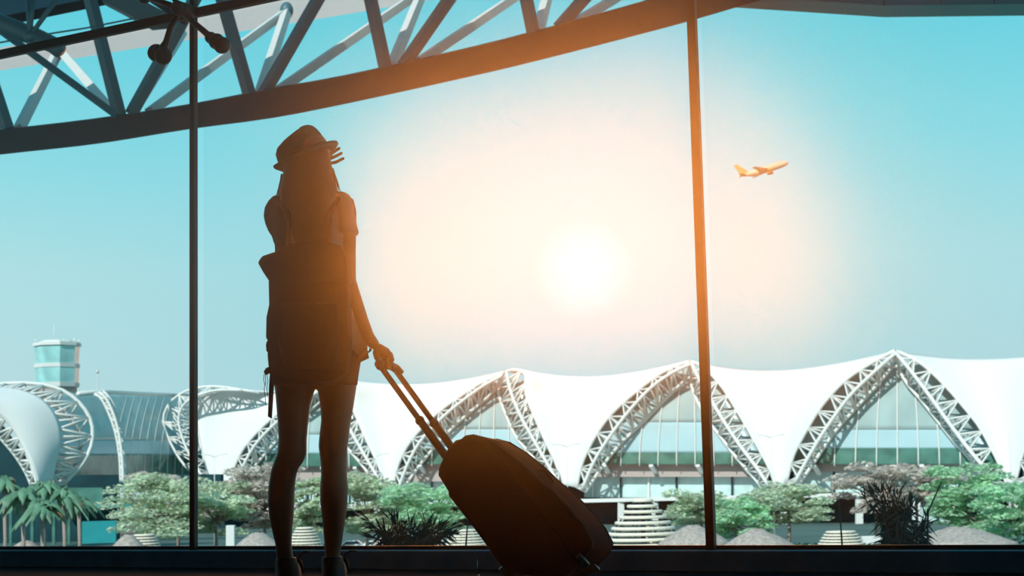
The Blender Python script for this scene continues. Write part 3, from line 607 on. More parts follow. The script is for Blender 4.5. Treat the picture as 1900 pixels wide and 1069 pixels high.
for bi, S in enumerate(BAYS):
    L = arch_side(term, S['lo'], S['li'], Yr, -1, mid=S['lm'], lean=2)
    R = arch_side(term, S['ro'], S['ri'], Yr, 1, mid=S['rm'], lean=2)
    EDG.append((L, R))
    # glazing: rows between the inner chords
    li = interp([Vector((x, y, 0)) for x, y in S['li']], 60); ri = interp([Vector((x, y, 0)) for x, y in S['ri']], 60)
    lo_ = interp([Vector((x, y, 0)) for x, y in S['lo']], 60); ro__ = interp([Vector((x, y, 0)) for x, y in S['ro']], 60)
    top = min(li[-1].y, ri[-1].y)
    def xat(c, y):
        best = min(range(len(c)), key=lambda k: abs(c[k].y - y)); return c[best].x
    cx = (S['li'][-1][0] + S['ri'][-1][0]) / 2
    bands = [(S['mid'], top - 4, M_gl_up, 'upper_glazing'), (S['dark'], S['mid'], M_gl_mid, 'pale_glazing'), (S['base'], S['dark'], M_gl_low, 'lower_glazing')]
    W0, W1 = S['lo'][0][0], S['ro'][0][0]
    Yc = Yr((W0 + W1) / 2)
    def gp(x, y):   # curved glass: leans back with height
        t = max(0, (S['base'] - y) / (S['base'] - top)); return P(x, y, Yr(x) + 4.5 + 2.5 * t * t)
    for yb, yt, m, nm in bands:
        bm = NB(); rows = []; ny = 12
        for k in range(ny + 1):
            y = yb + (yt - yb) * k / ny; xl, xr = xat(lo_, y) + 3, xat(ro__, y) - 3
            if nm == 'lower_glazing': xl, xr = W0 + 8, W1 - 8
            rows.append([bm.verts.new(gp(xl + (xr - xl) * j / 16, y)) for j in range(17)])
        for a, b in zip(rows, rows[1:]):
            for j in range(16): bm.faces.new((a[j], a[j + 1], b[j + 1], b[j]))
        gl = link(nm, bm, m, term); s = gl.modifiers.new('t', 'SOLIDIFY'); s.thickness = .2
    # ribs over the glass
    nr = 9
    for j in range(nr):
        fb = W0 + 30 + (W1 - W0 - 60) * (j + .5) / nr; pts = []
        for k in range(15):
            y = S['base'] + 3 + (top - S['base']) * k / 14; x = cx + (fb - cx) * (1 - .28 * (k / 14) ** 2)
            if xat(li, y) - 2 < x < xat(ri, y) + 2 or y > S['dark']: pts.append(gp(x, y) + Vector((0, -.5, 0)))
        if len(pts) > 2: bm = NB(); tube(bm, pts, .13, 6); link('glazing_rib', bm, M_steelt, term)
    # storey under the glass, fascia, struts
    def slab(nm, x0, x1, y0, y1, Yo, th, m, n=6):
        bm = NB(); a = [x0 + (x1 - x0) * k / n for k in range(n + 1)]
        rings(bm, [[P(x, y0, Yr(x) + Yo), P(x, y1, Yr(x) + Yo), P(x, y1, Yr(x) + Yo + th), P(x, y0, Yr(x) + Yo + th)] for x in a]); return link(nm, bm, m, term, False)
    hy = 900 - .023 * ((W0 + W1) / 2 - 950)
    slab('fascia_band', W0 + 6, W1 - 6, hy - 8, S['base'] - 1, 6.5, 1.5, M_fascia)
    slab('entrance_glazing', W0 + 14, W1 - 14, hy + 30, hy - 8, 9, .4, M_gl_gr)
    for j in range(7):
        x = W0 + 30 + (W1 - W0 - 60) * j / 6
        bm = NB(); beam(bm, P(x, hy + 30, Yr(x) + 8.6), P(x, hy - 8, Yr(x) + 8.6), .35, .35); link('entrance_post', bm, M_under if j % 2 else M_steelt, term, False)
    for j in range(4):
        x = W0 + 55 + (W1 - W0 - 110) * j / 3
        bm = NB(); beam(bm, P(x + 7, S['base'] + 18, Yr(x) + 7), P(x - 4, S['base'] + 2, Yr(x) + 3), .8, .5); link('bracket', bm, M_conc, term, False)
# membranes between neighbouring arches
def mem(Ro, Lo, sag): return sheet(term, 'roof_membrane', Ro, Lo, M_membrane, bulge=9, sag=sag)
for i in range(1, len(BAYS)):
    mem(EDG[i][1][0], EDG[i - 1][0][0], (1.2, 2.0, 1.9, 1.3, 1)[i - 1])
# ledge and undercroft along the whole row
def along(nm, x0, x1, fy0, fy1, Yo, th, m, n=24):
    bm = NB(); a = [x0 + (x1 - x0) * k / n for k in range(n + 1)]
    rings(bm, [[P(x, fy0(x), Yr(x) + Yo), P(x, fy1(x), Yr(x) + Yo), P(x, fy1(x), Yr(x) + Yo + th), P(x, fy0(x), Yr(x) + Yo + th)] for x in a]); return link(nm, bm, m, term, False)
hy_ = lambda x: 900 - .023 * (x - 950)
along('balcony_edge', 395, 2150, lambda x: hy_(x) + 36, lambda x: hy_(x) + 29, -4, 14, M_conc)
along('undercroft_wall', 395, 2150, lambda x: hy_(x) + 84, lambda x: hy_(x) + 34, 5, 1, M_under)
along('sun_block_wall', 395, 2150, lambda x: hy_(x) + 60, lambda x: hy_(x) - 165, 34, 1, M_under)  # hidden wall added to stop the low sun shining in from behind
along('plinth', 395, 2150, lambda x: hy_(x) + 122, lambda x: hy_(x) + 112, -6, 12, M_conc)
along('shop_window', 395, 2150, lambda x: hy_(x) + 112, lambda x: hy_(x) + 80, 5.2, .6, M_gl_low)
for x in (1152, 1215, 1330, 1455, 1594, 1700, 1764, 1832, 1880, 1025, 950, 800, 700, 560):
    bm = NB(); beam(bm, P(x, hy_(x) + 124, Yr(x) - 3), P(x, hy_(x) + 34, Yr(x) - 3), 1.25, 1.0); link('column', bm, M_conc, term, False)
bm = NB(); beam(bm, P(1732, 1000, Yr(1732) - 1), P(1732, 938, Yr(1732) - 1), 4.6, .4, (0, 1, 0)); link('service_door', bm, M_gl_gr, term, False)
# ------------------------------------------------------------------ the turned concourse on the left
con = thing('concourse_building', 'curved glass concourse with a big round-shouldered lattice ring behind the palms', 'building', P(200, 960, 260))
Yl = lambda x: 248 + x * .01
def fixY(pts, Yf, n=21): return path(pts, Yf, n)
big_o = [(118, 900), (131, 885), (147, 868), (160, 850), (170, 825), (172, 795), (163, 768), (143, 743), (115, 724), (80, 714), (40, 711), (0, 713), (-60, 722)]
big_i = [(93, 898), (97, 880), (104, 848), (110, 820), (108, 792), (97, 765), (75, 742), (40, 727), (0, 722), (-40, 724), (-80, 735)]
big_m = [(108, 898), (125, 878), (140, 862), (148, 835), (147, 808), (138, 785), (120, 765), (98, 748), (70, 732), (40, 722), (0, 717), (-60, 724)]
EL_ = arch_side(con, big_o, big_i, lambda x: Yl(x), 1, mid=big_m, n=23, rc=.30, rb=.17, din=-3, dmid=3)
lowedge = [(69, 900), (66, 885), (58, 858), (45, 828), (30, 800), (14, 780), (0, 768), (-40, 735), (-90, 720)]
le = fixY(lowedge, lambda x, y, t: Yl(x) - 6, 23)
sheet(con, 'roof_membrane', le, EL_[2], M_membrane, bulge=-2)
bm = NB(); tube(bm, le, .3, 8); link('membrane_edge', bm, M_steelt, con)
lin = fixY([(60, 905), (50, 880), (32, 850), (12, 825), (-12, 800), (-60, 760), (-110, 740)], lambda x, y, t: Yl(x) - 1, 23)
bm = NB(); tube(bm, lin, .3, 8); lattice(bm, le[:20], lin[:20], .22); link('lattice_leg', bm, M_steelt, con)
def face(par, nm, poly, Y, th, m):
    bm = NB(); prism(bm, [P(x, y, Y) for x, y in poly], (0, th, 0)); return link(nm, bm, m, par, False)
# curved glazed vault between the rings
def vault(nm, x0, x1, yt, yb, Ya, Yb, m, n=20):
    bm = NB(); rows = []
    for k in range(13):
        y = yt + (yb - yt) * k / 12; u = (y - 729) / (880 - 729)
        rows.append([bm.verts.new(P(x0 + (x1 - x0) * j / n, y, (Ya + (Yb - Ya) * j / n) + 14 * (1 - u) ** 2)) for j in range(n + 1)])
    for a, b in zip(rows, rows[1:]):
        for j in range(n): bm.faces.new((a[j], a[j + 1], b[j + 1], b[j]))
    o = link(nm, bm, m, con); s = o.modifiers.new('t', 'SOLIDIFY'); s.thickness = .2; return o
vault('upper_glazing', 90, 392, 731, 818, 330, 405, M_gl_up); vault('pale_glazing', 90, 392, 818, 843, 330, 405, M_gl_mid)
vault('lower_glazing', 90, 392, 843, 884, 330, 405, M_gl_low)
for j in range(13):
    bm = NB(); x = 212 + j * 14; pts = []
    for k in range(12):
        y = 882 - (882 - 735) * k / 11; u = (y - 729) / 151; xx = x + (1 - u) ** 2 * 26; Yq = 330 + 75 * (xx - 90) / 302
        pts.append(P(xx, y, Yq + 14 * (1 - u) ** 2 - .4))
    tube(bm, pts, .1, 5); link('glazing_rib', bm, M_steelt, con)
bm = NB(); tube(bm, [P(x, y, 332 + (x - 90) * .25) for x, y in ((145, 731), (200, 727), (260, 730), (330, 733), (390, 736))], .5, 8); link('ridge_rail', bm, M_steelt, con)
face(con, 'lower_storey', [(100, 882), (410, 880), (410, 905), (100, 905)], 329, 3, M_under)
face(con, 'window_band', [(100, 905), (190, 905), (190, 937), (100, 937)], 298, 2, M_gl_low)
face(con, 'ledge', [(150, 938), (420, 930), (420, 936), (150, 944)], 292, 6, M_soffit)
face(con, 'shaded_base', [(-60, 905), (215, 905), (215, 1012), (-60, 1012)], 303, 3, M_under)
face(con, 'teal_panel', [(152, 968), (215, 966), (215, 1008), (152, 1010)], 290, 1, M_soffit)
for x in (20, 60, 100, 128):
    bm = NB(); beam(bm, P(x, 1012, 289), P(x, 945, 289), .5, .5); link('column', bm, M_gl_low, con, False)
face(con, 'dark_interior_sheet', [(-60, 775), (0, 790), (40, 845), (62, 905), (-60, 905)], 262, 2, M_under)  # dark sheet standing in for the unlit interior behind the lattice
# slim double rib arch over the vault
ro_ = [(232, 895), (230, 850), (224, 800), (214, 762), (202, 737), (190, 726)]; ri_ = [(224, 895), (222, 850), (215, 806), (203, 770), (188, 740), (175, 731)]
arch_side(con, ro_, ri_, lambda x: 296, 1, n=17, rc=.28, rb=.14, din=-1.0, dmid=-.5)
# the C-shaped ring at the end of the terminal row
c_o = [(388, 903), (374, 892), (360, 880), (341, 862), (325, 838), (312, 812), (304, 790), (304, 770), (314, 749), (333, 732), (360, 721), (396, 717), (440, 722), (480, 729)]
c_i = [(400, 905), (390, 892), (383, 870), (374, 835), (367, 800), (364, 775), (369, 755), (384, 738), (405, 727), (432, 723), (470, 728)]
c_m = [(396, 904), (378, 888), (362, 862), (347, 835), (336, 805), (331, 780), (336, 758), (352, 741), (378, 730), (405, 724), (450, 724)]
CE = arch_side(term, c_o, c_i, lambda x: 388 - (x - 300) * .05, 1, mid=c_m, n=25, rc=.30, rb=.17, din=3)
o4 = path(S4['lo'], lambda x, y, t: Yr(x) + 2 * t, 25)
sheet(term, 'roof_membrane', [q for q in CE[2]], o4, M_membrane, bulge=6, sag=.6)
# ------------------------------------------------------------------ control tower
tw = thing('control_tower', 'octagonal control tower with two storeys of turquoise glass behind the concourse', 'tower', P(106, 950, 620))
def octo(nm, y0, y1, r0, r1, m, Y=620, n=8, cx=106):
    bm = NB(); rs = []
    for y, r in ((y0, r0), (y1, r1)):
        c = P(cx, y, Y); R_ = r * Y / F; rs.append([c + Vector((math.cos(2 * math.pi * (k + .5) / n), math.sin(2 * math.pi * (k + .5) / n), 0)) * R_ for k in range(n)])
    rings(bm, rs); return link(nm, bm, m, tw, False)
octo('shaft', 985, 715, 34, 36, M_fascia); octo('lower_ring', 719, 711, 40, 41, M_conc); octo('lower_glass', 711, 682, 39, 40, M_tgl); octo('middle_ring', 683, 676, 41, 41.5, M_conc)
octo('upper_glass', 676, 642, 39, 41, M_tgl); octo('roof_slab', 643, 637, 44, 44, M_conc); octo('roof_cap', 637, 633, 30, 28, M_conc)
for x, h_ in ((66, 8), (84, 6), (100, 36), (118, 8), (138, 10), (147, 8), (128, 6)):
    bm = NB(); tube(bm, [P(x, 640, 620), P(x, 637 - h_, 620)], .16 if h_ < 20 else .1, 6); ball(bm, P(x, 636 - h_ * .5, 620), .35 if h_ < 20 else .15, u=6, v=5); link('antenna', bm, M_steelt, tw)
# ------------------------------------------------------------------ trees and planting
def leafpad(bm, c, rx, ry, rz, n, s, rnd, droop=.2):
    for _ in range(n):
        while True:
            v = Vector((rnd.uniform(-1, 1), rnd.uniform(-1, 1), rnd.uniform(-1, 1)))
            if v.length < 1: break
        if v.length > .01: v = v * (v.length ** -.35 if v.length > .2 else 1)
        p = c + Vector((v.x * rx, v.y * ry, v.z * rz - droop * rz * (v.x ** 2 + v.y ** 2)))
        a = rnd.uniform(0, 6.28); e = rnd.uniform(-.5, .5); d = Vector((math.cos(a) * math.cos(e), math.sin(a) * math.cos(e), math.sin(e)))
        q = d.cross(Vector((rnd.uniform(-1, 1), rnd.uniform(-1, 1), rnd.uniform(.3, 1.5)))).normalized(); k = s * rnd.uniform(.6, 1.4)
        f = [bm.verts.new(p + d * k), bm.verts.new(p + q * k * .45), bm.verts.new(p - d * k), bm.verts.new(p - q * k * .45)]; bm.faces.new(f)
def tree(px, base, x0, x1, y0, y1, Y, mi, label, seed, pads=16, dens=1.0, group=None, cat='tree', leaf=.34):
    rnd = random.Random(seed); k = Y / F
    b = P(px, base, Y); b.z = GZ
    t = thing('spreading_tree', label, cat, b, group)
    cx, wd_ = (x0 + x1) / 2, (x1 - x0) / 2; crown = NB(); wood = NB(); gates = []
    hub = P(px, y0 + (y1 - y0) * .75, Y)
    tube(wood, [b, b.lerp(hub, .5) + Vector((.1, 0, 0)), hub], [.26, .20, .15], 8)
    for i in range(pads):
        fy = (i + .5) / pads; y = y0 + (y1 - y0) * fy
        env = .45 + .55 * math.sin(math.pi * min(1, .25 + fy * .62))
        x = cx + rnd.uniform(-.8, .8) * wd_ * env; r = wd_ * k * rnd.uniform(.26, .5); dyy = rnd.uniform(-1, 1) * wd_ * k * .7
        c = P(x, y, Y + dyy); leafpad(crown, c, r, r * .9, r * .16 + .12, int(170 * dens), leaf, rnd, .9); gates.append(c)
    for c in gates:
        tube(wood, [hub, hub.lerp(c, .5) + Vector((0, 0, -.3)), c], [.10, .06, .03], 5)
    link('trunk', wood, M_trunk, t); link('crown', crown, M_leafs[mi], t, False)
    return t
TR = [
 (285, 1015, 192, 385, 882, 992, 200, 0, 'broad layered sage green tree beside the dark base of the curved glass concourse', 26),
 (330, 1010, 235, 330, 878, 915, 215, 1, 'pinkish dry-leaved tree top just above the broad layered sage tree', 8),
 (400, 1010, 330, 475, 895, 990, 205, 0, 'sage green tree crossed by the slim window mullion', 20),
 (490, 1012, 425, 570, 862, 975, 210, 1, 'pinkish dry tree rising under the first full arch', 22),
 (572, 1010, 520, 620, 885, 985, 200, 0, 'sage green tree seen between the legs of the traveller', 16),
 (680, 1010, 615, 765, 880, 985, 205, 0, 'grey green tree just right of the traveller, below the white roof foot', 22),
 (790, 1010, 705, 880, 898, 975, 190, 2, 'fresh green flat-topped tree behind the top of the suitcase', 20),
 (1300, 1012, 1228, 1385, 912, 968, 205, 0, 'thin flat-topped tree crossed by the thicker right-hand mullion', 14),
 (1362, 1012, 1310, 1440, 925, 990, 195, 2, 'low green tree beside the round-topped thatched mound', 14),
 (1463, 1010, 1385, 1560, 900, 965, 200, 0, 'umbrella-shaped sage tree standing at the shared foot of two arches', 18),
 (1625, 1010, 1540, 1700, 862, 945, 205, 1, 'pinkish bare-looking tree in front of the tallest arch glazing', 22),
 (1700, 1010, 1660, 1790, 868, 935, 215, 1, 'pale pinkish green tree behind the dark feathery plant', 16),
 (1792, 1010, 1715, 1870, 862, 985, 200, 2, 'bright green tall tree under the right leg of the tallest arch', 26),
 (1880, 1010, 1800, 1975, 900, 992, 190, 2, 'bright green low tree cut off by the edge of the view', 20)]
for i, a in enumerate(TR):
    tree(a[0], a[1], a[2], a[3], a[4], a[5], a[6], a[7], a[8], 50 + i, pads=int(a[9] * 1.5), dens=.95, group='spreading trees in front of the terminal')
def palm(px, ytop, r, Y, seed, label):
    rnd = random.Random(seed); b = P(px, 1010, Y); b.z = GZ; top = P(px, ytop, Y)
    t = thing('palm_tree', label, 'palm tree', b, 'palms in front of the curved concourse')
    bm = NB(); tube(bm, [b, b.lerp(top, .5) + Vector((.12, 0, 0)), top], [.24, .17, .2], 8); link('trunk', bm, M_trunk, t)
    bm = NB()
    for i in range(34):
        a = 2 * math.pi * (i * .618) ; el = rnd.uniform(.2, 1.5); L = r * rnd.uniform(.8, 1.2); d = Vector((math.cos(a), math.sin(a), 0)); side = Vector((-d.y, d.x, 0))
        prev = None; pts = []
        for k in range(7):
            u = k / 6; p = top + d * (L * u * math.cos(el) * 1.1) + Vector((0, 0, L * (math.sin(el) * u * 1.15 - 1.0 * u * u))); pts.append(p)
        for k, p in enumerate(pts):
            w = .36 * math.sin(math.pi * (.12 + .86 * k / 6)) ; row = (bm.verts.new(p + side * w + Vector((0, 0, -.22))), bm.verts.new(p + Vector((0, 0, .06))), bm.verts.new(p - side * w + Vector((0, 0, -.22))))
            if prev:
                bm.faces.new((prev[0], prev[1], row[1], row[0])); bm.faces.new((prev[1], prev[2], row[2], row[1]))
            prev = row
    link('fronds', bm, M_palm, t)
for i, a in enumerate([(8, 905, 2.9, 150, 'broad-leaved palm at the edge of the view behind the grey mound'), (42, 928, 2.8, 140, 'broad-leaved palm with a pale trunk above the grey mound'), (80, 915, 3.0, 150, 'broad-leaved palm with the tallest crown under the lattice ring'),
                       (78, 945, 2.2, 132, 'small palm whose drooping white-barked stem shows below the others'), (118, 922, 2.7, 150, 'broad-leaved palm beside the dark base of the concourse'), (146, 935, 2.2, 160, 'smallest-crowned palm nearest the layered sage tree')]):
    palm(*a[:4], 90 + i, a[4])
# clipped hedges: each one its own plant
HE = [(170, 1018, 70, 8, 'low hedge at the foot of the palms'), (300, 1012, 80, 16, 'dark hedge under the layered sage tree'), (420, 1012, 70, 18, 'dark hedge beside the slim mullion'), (600, 1012, 90, 22, 'dark hedge between the traveller\'s legs'), (690, 1014, 80, 14, 'dark hedge under the grey green tree'),
      (1330, 1012, 90, 14, 'hedge between the tiered cone and the mullion'), (1480, 1010, 90, 12, 'dark hedge beside the slatted dome'), (1870, 1010, 110, 14, 'dark hedge at the edge of the view'), (1640, 1012, 90, 10, 'hedge behind the feathery dark plant')]
for i, (x, y, w, h_, lb) in enumerate(HE):
    rnd = random.Random(i + 5); Y = 185; k = Y / F; bm = NB(); c = P(x, y, Y)
    c.z = GZ + h_ * k * .8
    for j in range(5): leafpad(bm, c + Vector(((j - 2) * w * k * .2, 0, 0)), w * k * .16, 1.5, h_ * k, 150, .3, rnd, 0)
    box(bm, (c.x - w * k / 2, c.y - 1, GZ), (c.x + w * k / 2, c.y + 1, c.z))
    tag(link('hedge', bm, M_hedge, smooth=False), lb, 'hedge', 'hedges along the forecourt')
# thatched mounds and slatted cones
def mound(px, ytop, w, Y, label, seed):
    rnd = random.Random(seed); c = P(px, ytop, Y); k = Y / F; R_ = w * k / 2; bm = NB(); rs = []; zt = c.z
    for u in (1.0, .93, .75, .52, .32, .2, .12):
        z = GZ + 2.2 + (zt - GZ - 2.2) * (1 - u ** 1.25) if u < 1 else GZ + 2.0
        rs.append([Vector((c.x + R_ * u * 1.25 * math.cos(2 * math.pi * j / 18), c.y + R_ * u * 1.25 * math.sin(2 * math.pi * j / 18), z + rnd.uniform(-.08, .08))) for j in range(18)])
    rings(bm, rs); t = thing('thatched_hut', label, 'hut', (c.x, c.y, GZ), 'thatched sunshade huts'); link('thatch_roof', bm, M_thatch, t)
    for a in range(6):
        bm = NB(); q = Vector((c.x + R_ * .9 * math.cos(a * 1.047), c.y + R_ * .9 * math.sin(a * 1.047), 0)); tube(bm, [Vector((q.x, q.y, GZ)), Vector((q.x, q.y, GZ + 2.3))], .1, 6); link('post', bm, M_trunk, t)
for i, a in enumerate([(48, 1001, 100, 150, 'grey flat-topped thatched hut below the palms'), (238, 989, 90, 150, 'grey thatched hut under the layered sage tree'), (478, 984, 120, 145, 'grey thatched hut just left of the traveller\'s ankle'),
                       (1286, 972, 110, 165, 'brown thatched hut beside the tiered cone'), (1404, 979, 120, 150, 'grey pointed thatched hut right of the thick mullion'), (1778, 976, 175, 150, 'widest grey thatched hut below the bright green trees'), (712, 996, 80, 150, 'small thatched hut behind the low dark grasses')]):
    mound(*a[:4], a[4], i)
def slatcone(px, y0, y1, w0, w1, Y, tiers, label, th=.55):
    k = Y / F; c = P(px, y1, Y); t = thing('slatted_cone', label, 'sunshade', (c.x, c.y, GZ), 'cream slatted cones')
    for i in range(tiers):
        u = i / (tiers - 1); y = y0 + (y1 - y0) * u; q = P(px, y, Y); R_ = (w0 + (w1 - w0) * u ** .9) * k / 2; bm = NB(); n = 28
        h_ = (y1 - y0) / (tiers - 1) * k * th
        rs = [[Vector((c.x + (R_ + e) * math.cos(2 * math.pi * j / n), c.y + (R_ + e) * math.sin(2 * math.pi * j / n), q.z + dz)) for j in range(n)] for e, dz in ((-.5, h_ / 2), (0, h_ / 2), (.12, 0), (0, -h_ / 2), (-.5, -h_ / 2))]
        rings(bm, rs + [rs[0]] if i else rs, cap=(i == 0)); link('slat_ring', bm, M_slat, t)
    bm = NB()
    for a in range(10):
        d = Vector((math.cos(a * .628), math.sin(a * .628), 0)); q0, q1 = P(px, y0, Y), P(px, y1, Y)
        tube(bm, [Vector((c.x, c.y, q0.z - .1)) + d * (w0 * k / 2 - .15), Vector((c.x, c.y, q1.z)) + d * (w1 * k / 2 - .15)], .09, 5)
    tube(bm, [Vector((c.x, c.y, GZ)), Vector((c.x, c.y, P(px, y0, Y).z - .1))], .25, 8); link('rib_frame', bm, M_under, t)
slatcone(1195, 929, 1031, 36, 184, 170, 11, 'tall cream tiered cone of stacked rings beside the suitcase')
slatcone(1562, 987, 1030, 52, 108, 150, 9, 'cream slatted dome left of the feathery dark plant', .6)
slatcone(268, 993, 1030, 36, 70, 155, 8, 'small cream slatted cone beside the grey hut under the sage tree', .6)
slatcone(866, 984, 1030, 40, 110, 150, 10, 'cream slatted cone hidden partly by the suitcase edge', .6)
slatcone(566, 980, 1030, 30, 80, 150, 10, 'cream slatted cone seen between the legs of the traveller', .6)
# cars
def car(px, Y, m, label, ang=0.0):
    c = P(px, 1000, Y); c.z = GZ; t = thing('car', label, 'car', c, 'parked cars on the forecourt'); R_ = Matrix.Rotation(ang, 3, 'Z')
    def q(x, y, z): return c + R_ @ Vector((x, y, z))
    bm = NB(); prof = [(-2.1, .35), (-2.15, .8), (-1.5, .95), (-.9, 1.42), (.7, 1.45), (1.35, .98), (2.1, .85), (2.15, .4)]
    prism(bm, [q(x, -.85, z) for x, z in prof], R_ @ Vector((0, 1.7, 0))); bevel(link('body', bm, m, t, False), .1, 2)
    bm = NB(); prism(bm, [q(x, -.87, z) for x, z in [(-1.3, .98), (-.85, 1.34), (.62, 1.36), (1.1, 1.0)]], R_ @ Vector((0, 1.74, 0))); link('window_glass', bm, M_glassd, t, False)
    for x in (-1.35, 1.35):
        for y in (-.8, .8): bm = NB(); tube(bm, [q(x, y - .1, .33), q(x, y + .1, .33)], .33, 14, ref=(0, 0, 1)); link('wheel', bm, M_black, t)
for a in [(452, 205, M_carw, 'white parked car beside the grey hut', .1), (655, 225, M_carw, 'white parked car just right of the traveller\'s legs', 0), (695, 222, M_carw, 'white parked car behind the low dark grasses', .2), (605, 215, M_card, 'teal parked car seen between the legs', 0),
          (820, 218, M_carw, 'white parked car behind the edge of the suitcase', .5), (1342, 215, M_carw, 'white parked car right of the thick mullion', 0), (390, 210, M_card, 'teal parked car near the slim mullion', 0)]: car(*a)
# white service boxes
for x, w, y0, y1, lb in ((427, 16, 975, 1010, 'pale upright service cabinet beside a white car'), (1620, 40, 995, 1020, 'low white planter wall left of the feathery dark plant')):
    k = 190 / F; c = P(x, y0, 190); bm = NB(); box(bm, (c.x - w * k / 2, c.y, GZ), (c.x + w * k / 2, c.y + 1, c.z)); tag(bevel(link('cabinet', bm, M_conc, smooth=False), .08), lb, 'cabinet')
# lamp posts
def lamp(px, ytop, arms, Y, label):
    b = P(px, ytop, Y); t = thing('street_lamp', label, 'street lamp', (b.x, b.y, GZ), 'lamp posts on the forecourt')
    bm = NB(); tube(bm, [Vector((b.x, b.y, GZ)), b], [.10, .06], 6); link('pole', bm, M_steelt, t)
    for s in arms:
        bm = NB(); tube(bm, [b, b + Vector((s * 1.0, 0, .35)), b + Vector((s * 1.9, 0, .4))], .06, 6); link('arm', bm, M_steelt, t)
        bm = NB(); box(bm, b + Vector((s * 1.6 - .45, -.15, .3)), b + Vector((s * 1.6 + .45, .15, .48))); link('lamp_head', bm, M_conc, t, False)
for a in [(1051, 829, (-1, 1), 250, 'twin-armed lamp post right of the suitcase'), (1430, 812, (-1, 1), 250, 'twin-armed lamp post at the foot between the two largest arches'), (698, 847, (1,), 262, 'lamp post with one arm just right of the traveller'),
          (398, 848, (-1, 1), 262, 'twin-armed lamp post just right of the slim mullion'), (1871, 797, (), 240, 'plain pole without arms right of the tallest arch')]: lamp(*a)
b = P(181, 690, 420); t = thing('mast', 'tall thin mast with a round ball on top behind the glass vault', 'mast', (b.x, b.y, GZ)); bm = NB(); tube(bm, [Vector((b.x, b.y, GZ)), b], .12, 6); link('pole', bm, M_steelw, t); bm = NB(); ball(bm, b, .45); link('ball_top', bm, M_steelw, t)
# dark planting close to the glass
def bladeplant(px, spec, Y, label, name, seed, leafy=True):
    rnd = random.Random(seed); b = P(px, 1020, Y); b.z = -.5; t = thing(name, label, 'plant', b, 'dark plants on the ledge outside the glass')
    st = NB(); lf = NB()
    for (bx, tx, ty, lean) in spec:
        a = P(bx, 1020, Y); a.z = -.5; a.y += rnd.uniform(-.12, .12); e = P(tx, ty, Y + rnd.uniform(-.15, .15)); m_ = a.lerp(e, .55) + Vector(((a.x - e.x) * .25, 0, .04))
        pts = interp([a, m_, e], 14); tube(st, pts, [.006] * 8 + [.0045] * 6, 5)
        if not leafy: continue
        for p in pts[4:]:
            for _ in range(5):
                an = rnd.uniform(-2.4, 2.4); L = rnd.uniform(.07, .16); d = Vector((math.sin(an) * .9, rnd.uniform(-.5, .5), -.55 + rnd.uniform(-.3, .5))).normalized()
                if p is pts[-1] or rnd.random() < .25: d = (e - m_).normalized() + d * .4; d.normalize()
                s = d.cross(Vector((0, 1, 0))).normalized() * .0055
                k = [lf.verts.new(p), lf.verts.new(p + d * L * .4 + s), lf.verts.new(p + d * L + Vector((0, 0, -.01))), lf.verts.new(p + d * L * .4 - s)]; lf.faces.new(k)
    link('stems', st, M_fern, t)
    if leafy: link('leaves', lf, M_fern, t, False)
rnd = random.Random(3)
sp1 = [(1665 + rnd.uniform(-14, 14), 1606 + i * 8 + rnd.uniform(-5, 5), 905 + abs(i - 5) * 4 + rnd.uniform(-6, 18), 0) for i in range(12)]
bladeplant(1660, sp1, 12.5, 'dark feathery bamboo-like plant on the ledge in front of the tallest arch', 'feathery_plant', 3)
sp3 = [(1678 + rnd.uniform(-30, 30), 1682 + rnd.uniform(-42, 36), 958 + rnd.uniform(0, 40), 0) for i in range(18)]
bladeplant(1655, sp3, 12.8, 'low dense dark bush under the feathery plant', 'dense_bush', 5)
sp2 = [(720 + rnd.uniform(-35, 100), 690 + i * 5.2 + rnd.uniform(-5, 5), 968 + rnd.uniform(0, 30), 0) for i in range(30)]
bladeplant(760, sp2, 12.5, 'low dark grassy plant on the ledge between the traveller and the suitcase', 'grassy_plant', 4)
for (a, b2, lb) in (((1563, 1020), (1557, 930), 'thin bare dark stalk crossing the slatted dome'), ((1722, 950), (1747, 894), 'thin bare dark stalk leaning beside the feathery plant'), ((1722, 950), (1722, 1020), None), ((864, 1020), (868, 966), 'thin dark stalk beside the lower edge of the suitcase')):
    if lb is None: continue
    bm = NB(); p0, p1 = P(*a, 12.3), P(*b2, 12.3); g0 = Vector((p0.x - (p1.x - p0.x) * .4, p0.y, -.5)); tube(bm, [g0, p0, p1], [.008, .007, .004], 6); tag(link('bare_stalk', bm, M_fern), lb, 'stalk', 'bare stalks on the ledge')
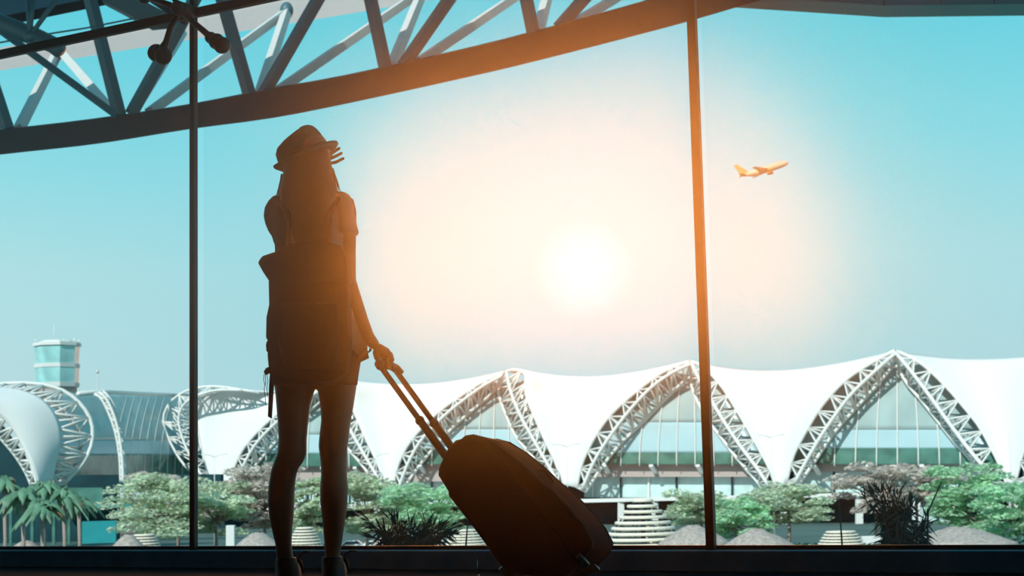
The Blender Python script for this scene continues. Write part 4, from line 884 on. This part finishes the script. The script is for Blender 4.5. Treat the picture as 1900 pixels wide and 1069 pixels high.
# ------------------------------------------------------------------ airplane
AY = 1200; ac_ = P(1418, 315, AY)
pl = thing('airplane', 'pale airliner climbing away above the terminal', 'airplane', ac_)
k = AY / F; fw = (RT * 92 - UP * -31); d1 = (P(1462, 300, AY) - P(1374, 327, AY)).normalized(); d1 = (d1 + Vector((0, -.12, 0))).normalized()
up1 = (Vector((0, 0, 1)) - d1 * d1.z).normalized(); sd = d1.cross(up1).normalized()
roll = Quaternion(d1, math.radians(-3)); up1 = roll @ up1; sd = roll @ sd
def A(x, y, z): return ac_ + d1 * x + sd * y + up1 * z
bm = NB(); n = 16
rings(bm, [[A(x, r * math.cos(2 * math.pi * j / n), oz + r * math.sin(2 * math.pi * j / n)) for j in range(n)] for x, r, oz in ((-18.5, .3, 1.2), (-15, 1.1, .8), (-9, 2.3, .1), (-4, 2.7, 0), (8, 2.7, 0), (13, 2.6, 0), (16, 2.0, -.2), (17.8, .9, -.5), (18.5, .2, -.6))])
link('fuselage', bm, M_plane, pl)
def wing(nm, pts, th, m):
    bm = NB(); up = [bm.verts.new(A(*p)) for p in pts]; dn = [bm.verts.new(A(p[0], p[1], p[2]) - up1 * th) for p in pts]; c = len(pts)
    bm.faces.new(up); bm.faces.new(dn[::-1])
    for i in range(c): bm.faces.new((up[i], up[(i + 1) % c], dn[(i + 1) % c], dn[i]))
    return bevel(link(nm, bm, m, pl, False), .1, 1)
for s in (-1, 1):
    wing('wing', [(5, s * 1.5, -1.2), (-7, s * 17, .8), (-9, s * 17, .8), (-5, s * 6, -.5), (-4, s * 1.5, -1.2)], .4, M_plane)
    wing('tailplane', [(-13, s * .8, 1), (-18, s * 6.5, 1.6), (-19.5, s * 6.5, 1.6), (-17, s * .5, 1)], .25, M_planed)
    bm = NB(); tube(bm, [A(6, s * 6, -2.6), A(5, s * 6, -2.6), A(1.5, s * 6, -2.4)], [1.0, 1.15, .8], 12, ref=up1); link('engine', bm, M_planed, pl)
bm = NB(); prism(bm, [A(-10.5, -.2, 1.6), A(-17.6, -.2, 10.2), A(-20.2, -.2, 10.2), A(-17.5, -.2, 1.2)], sd * .4); bevel(link('tail_fin', bm, M_planed, pl, False), .08, 1)
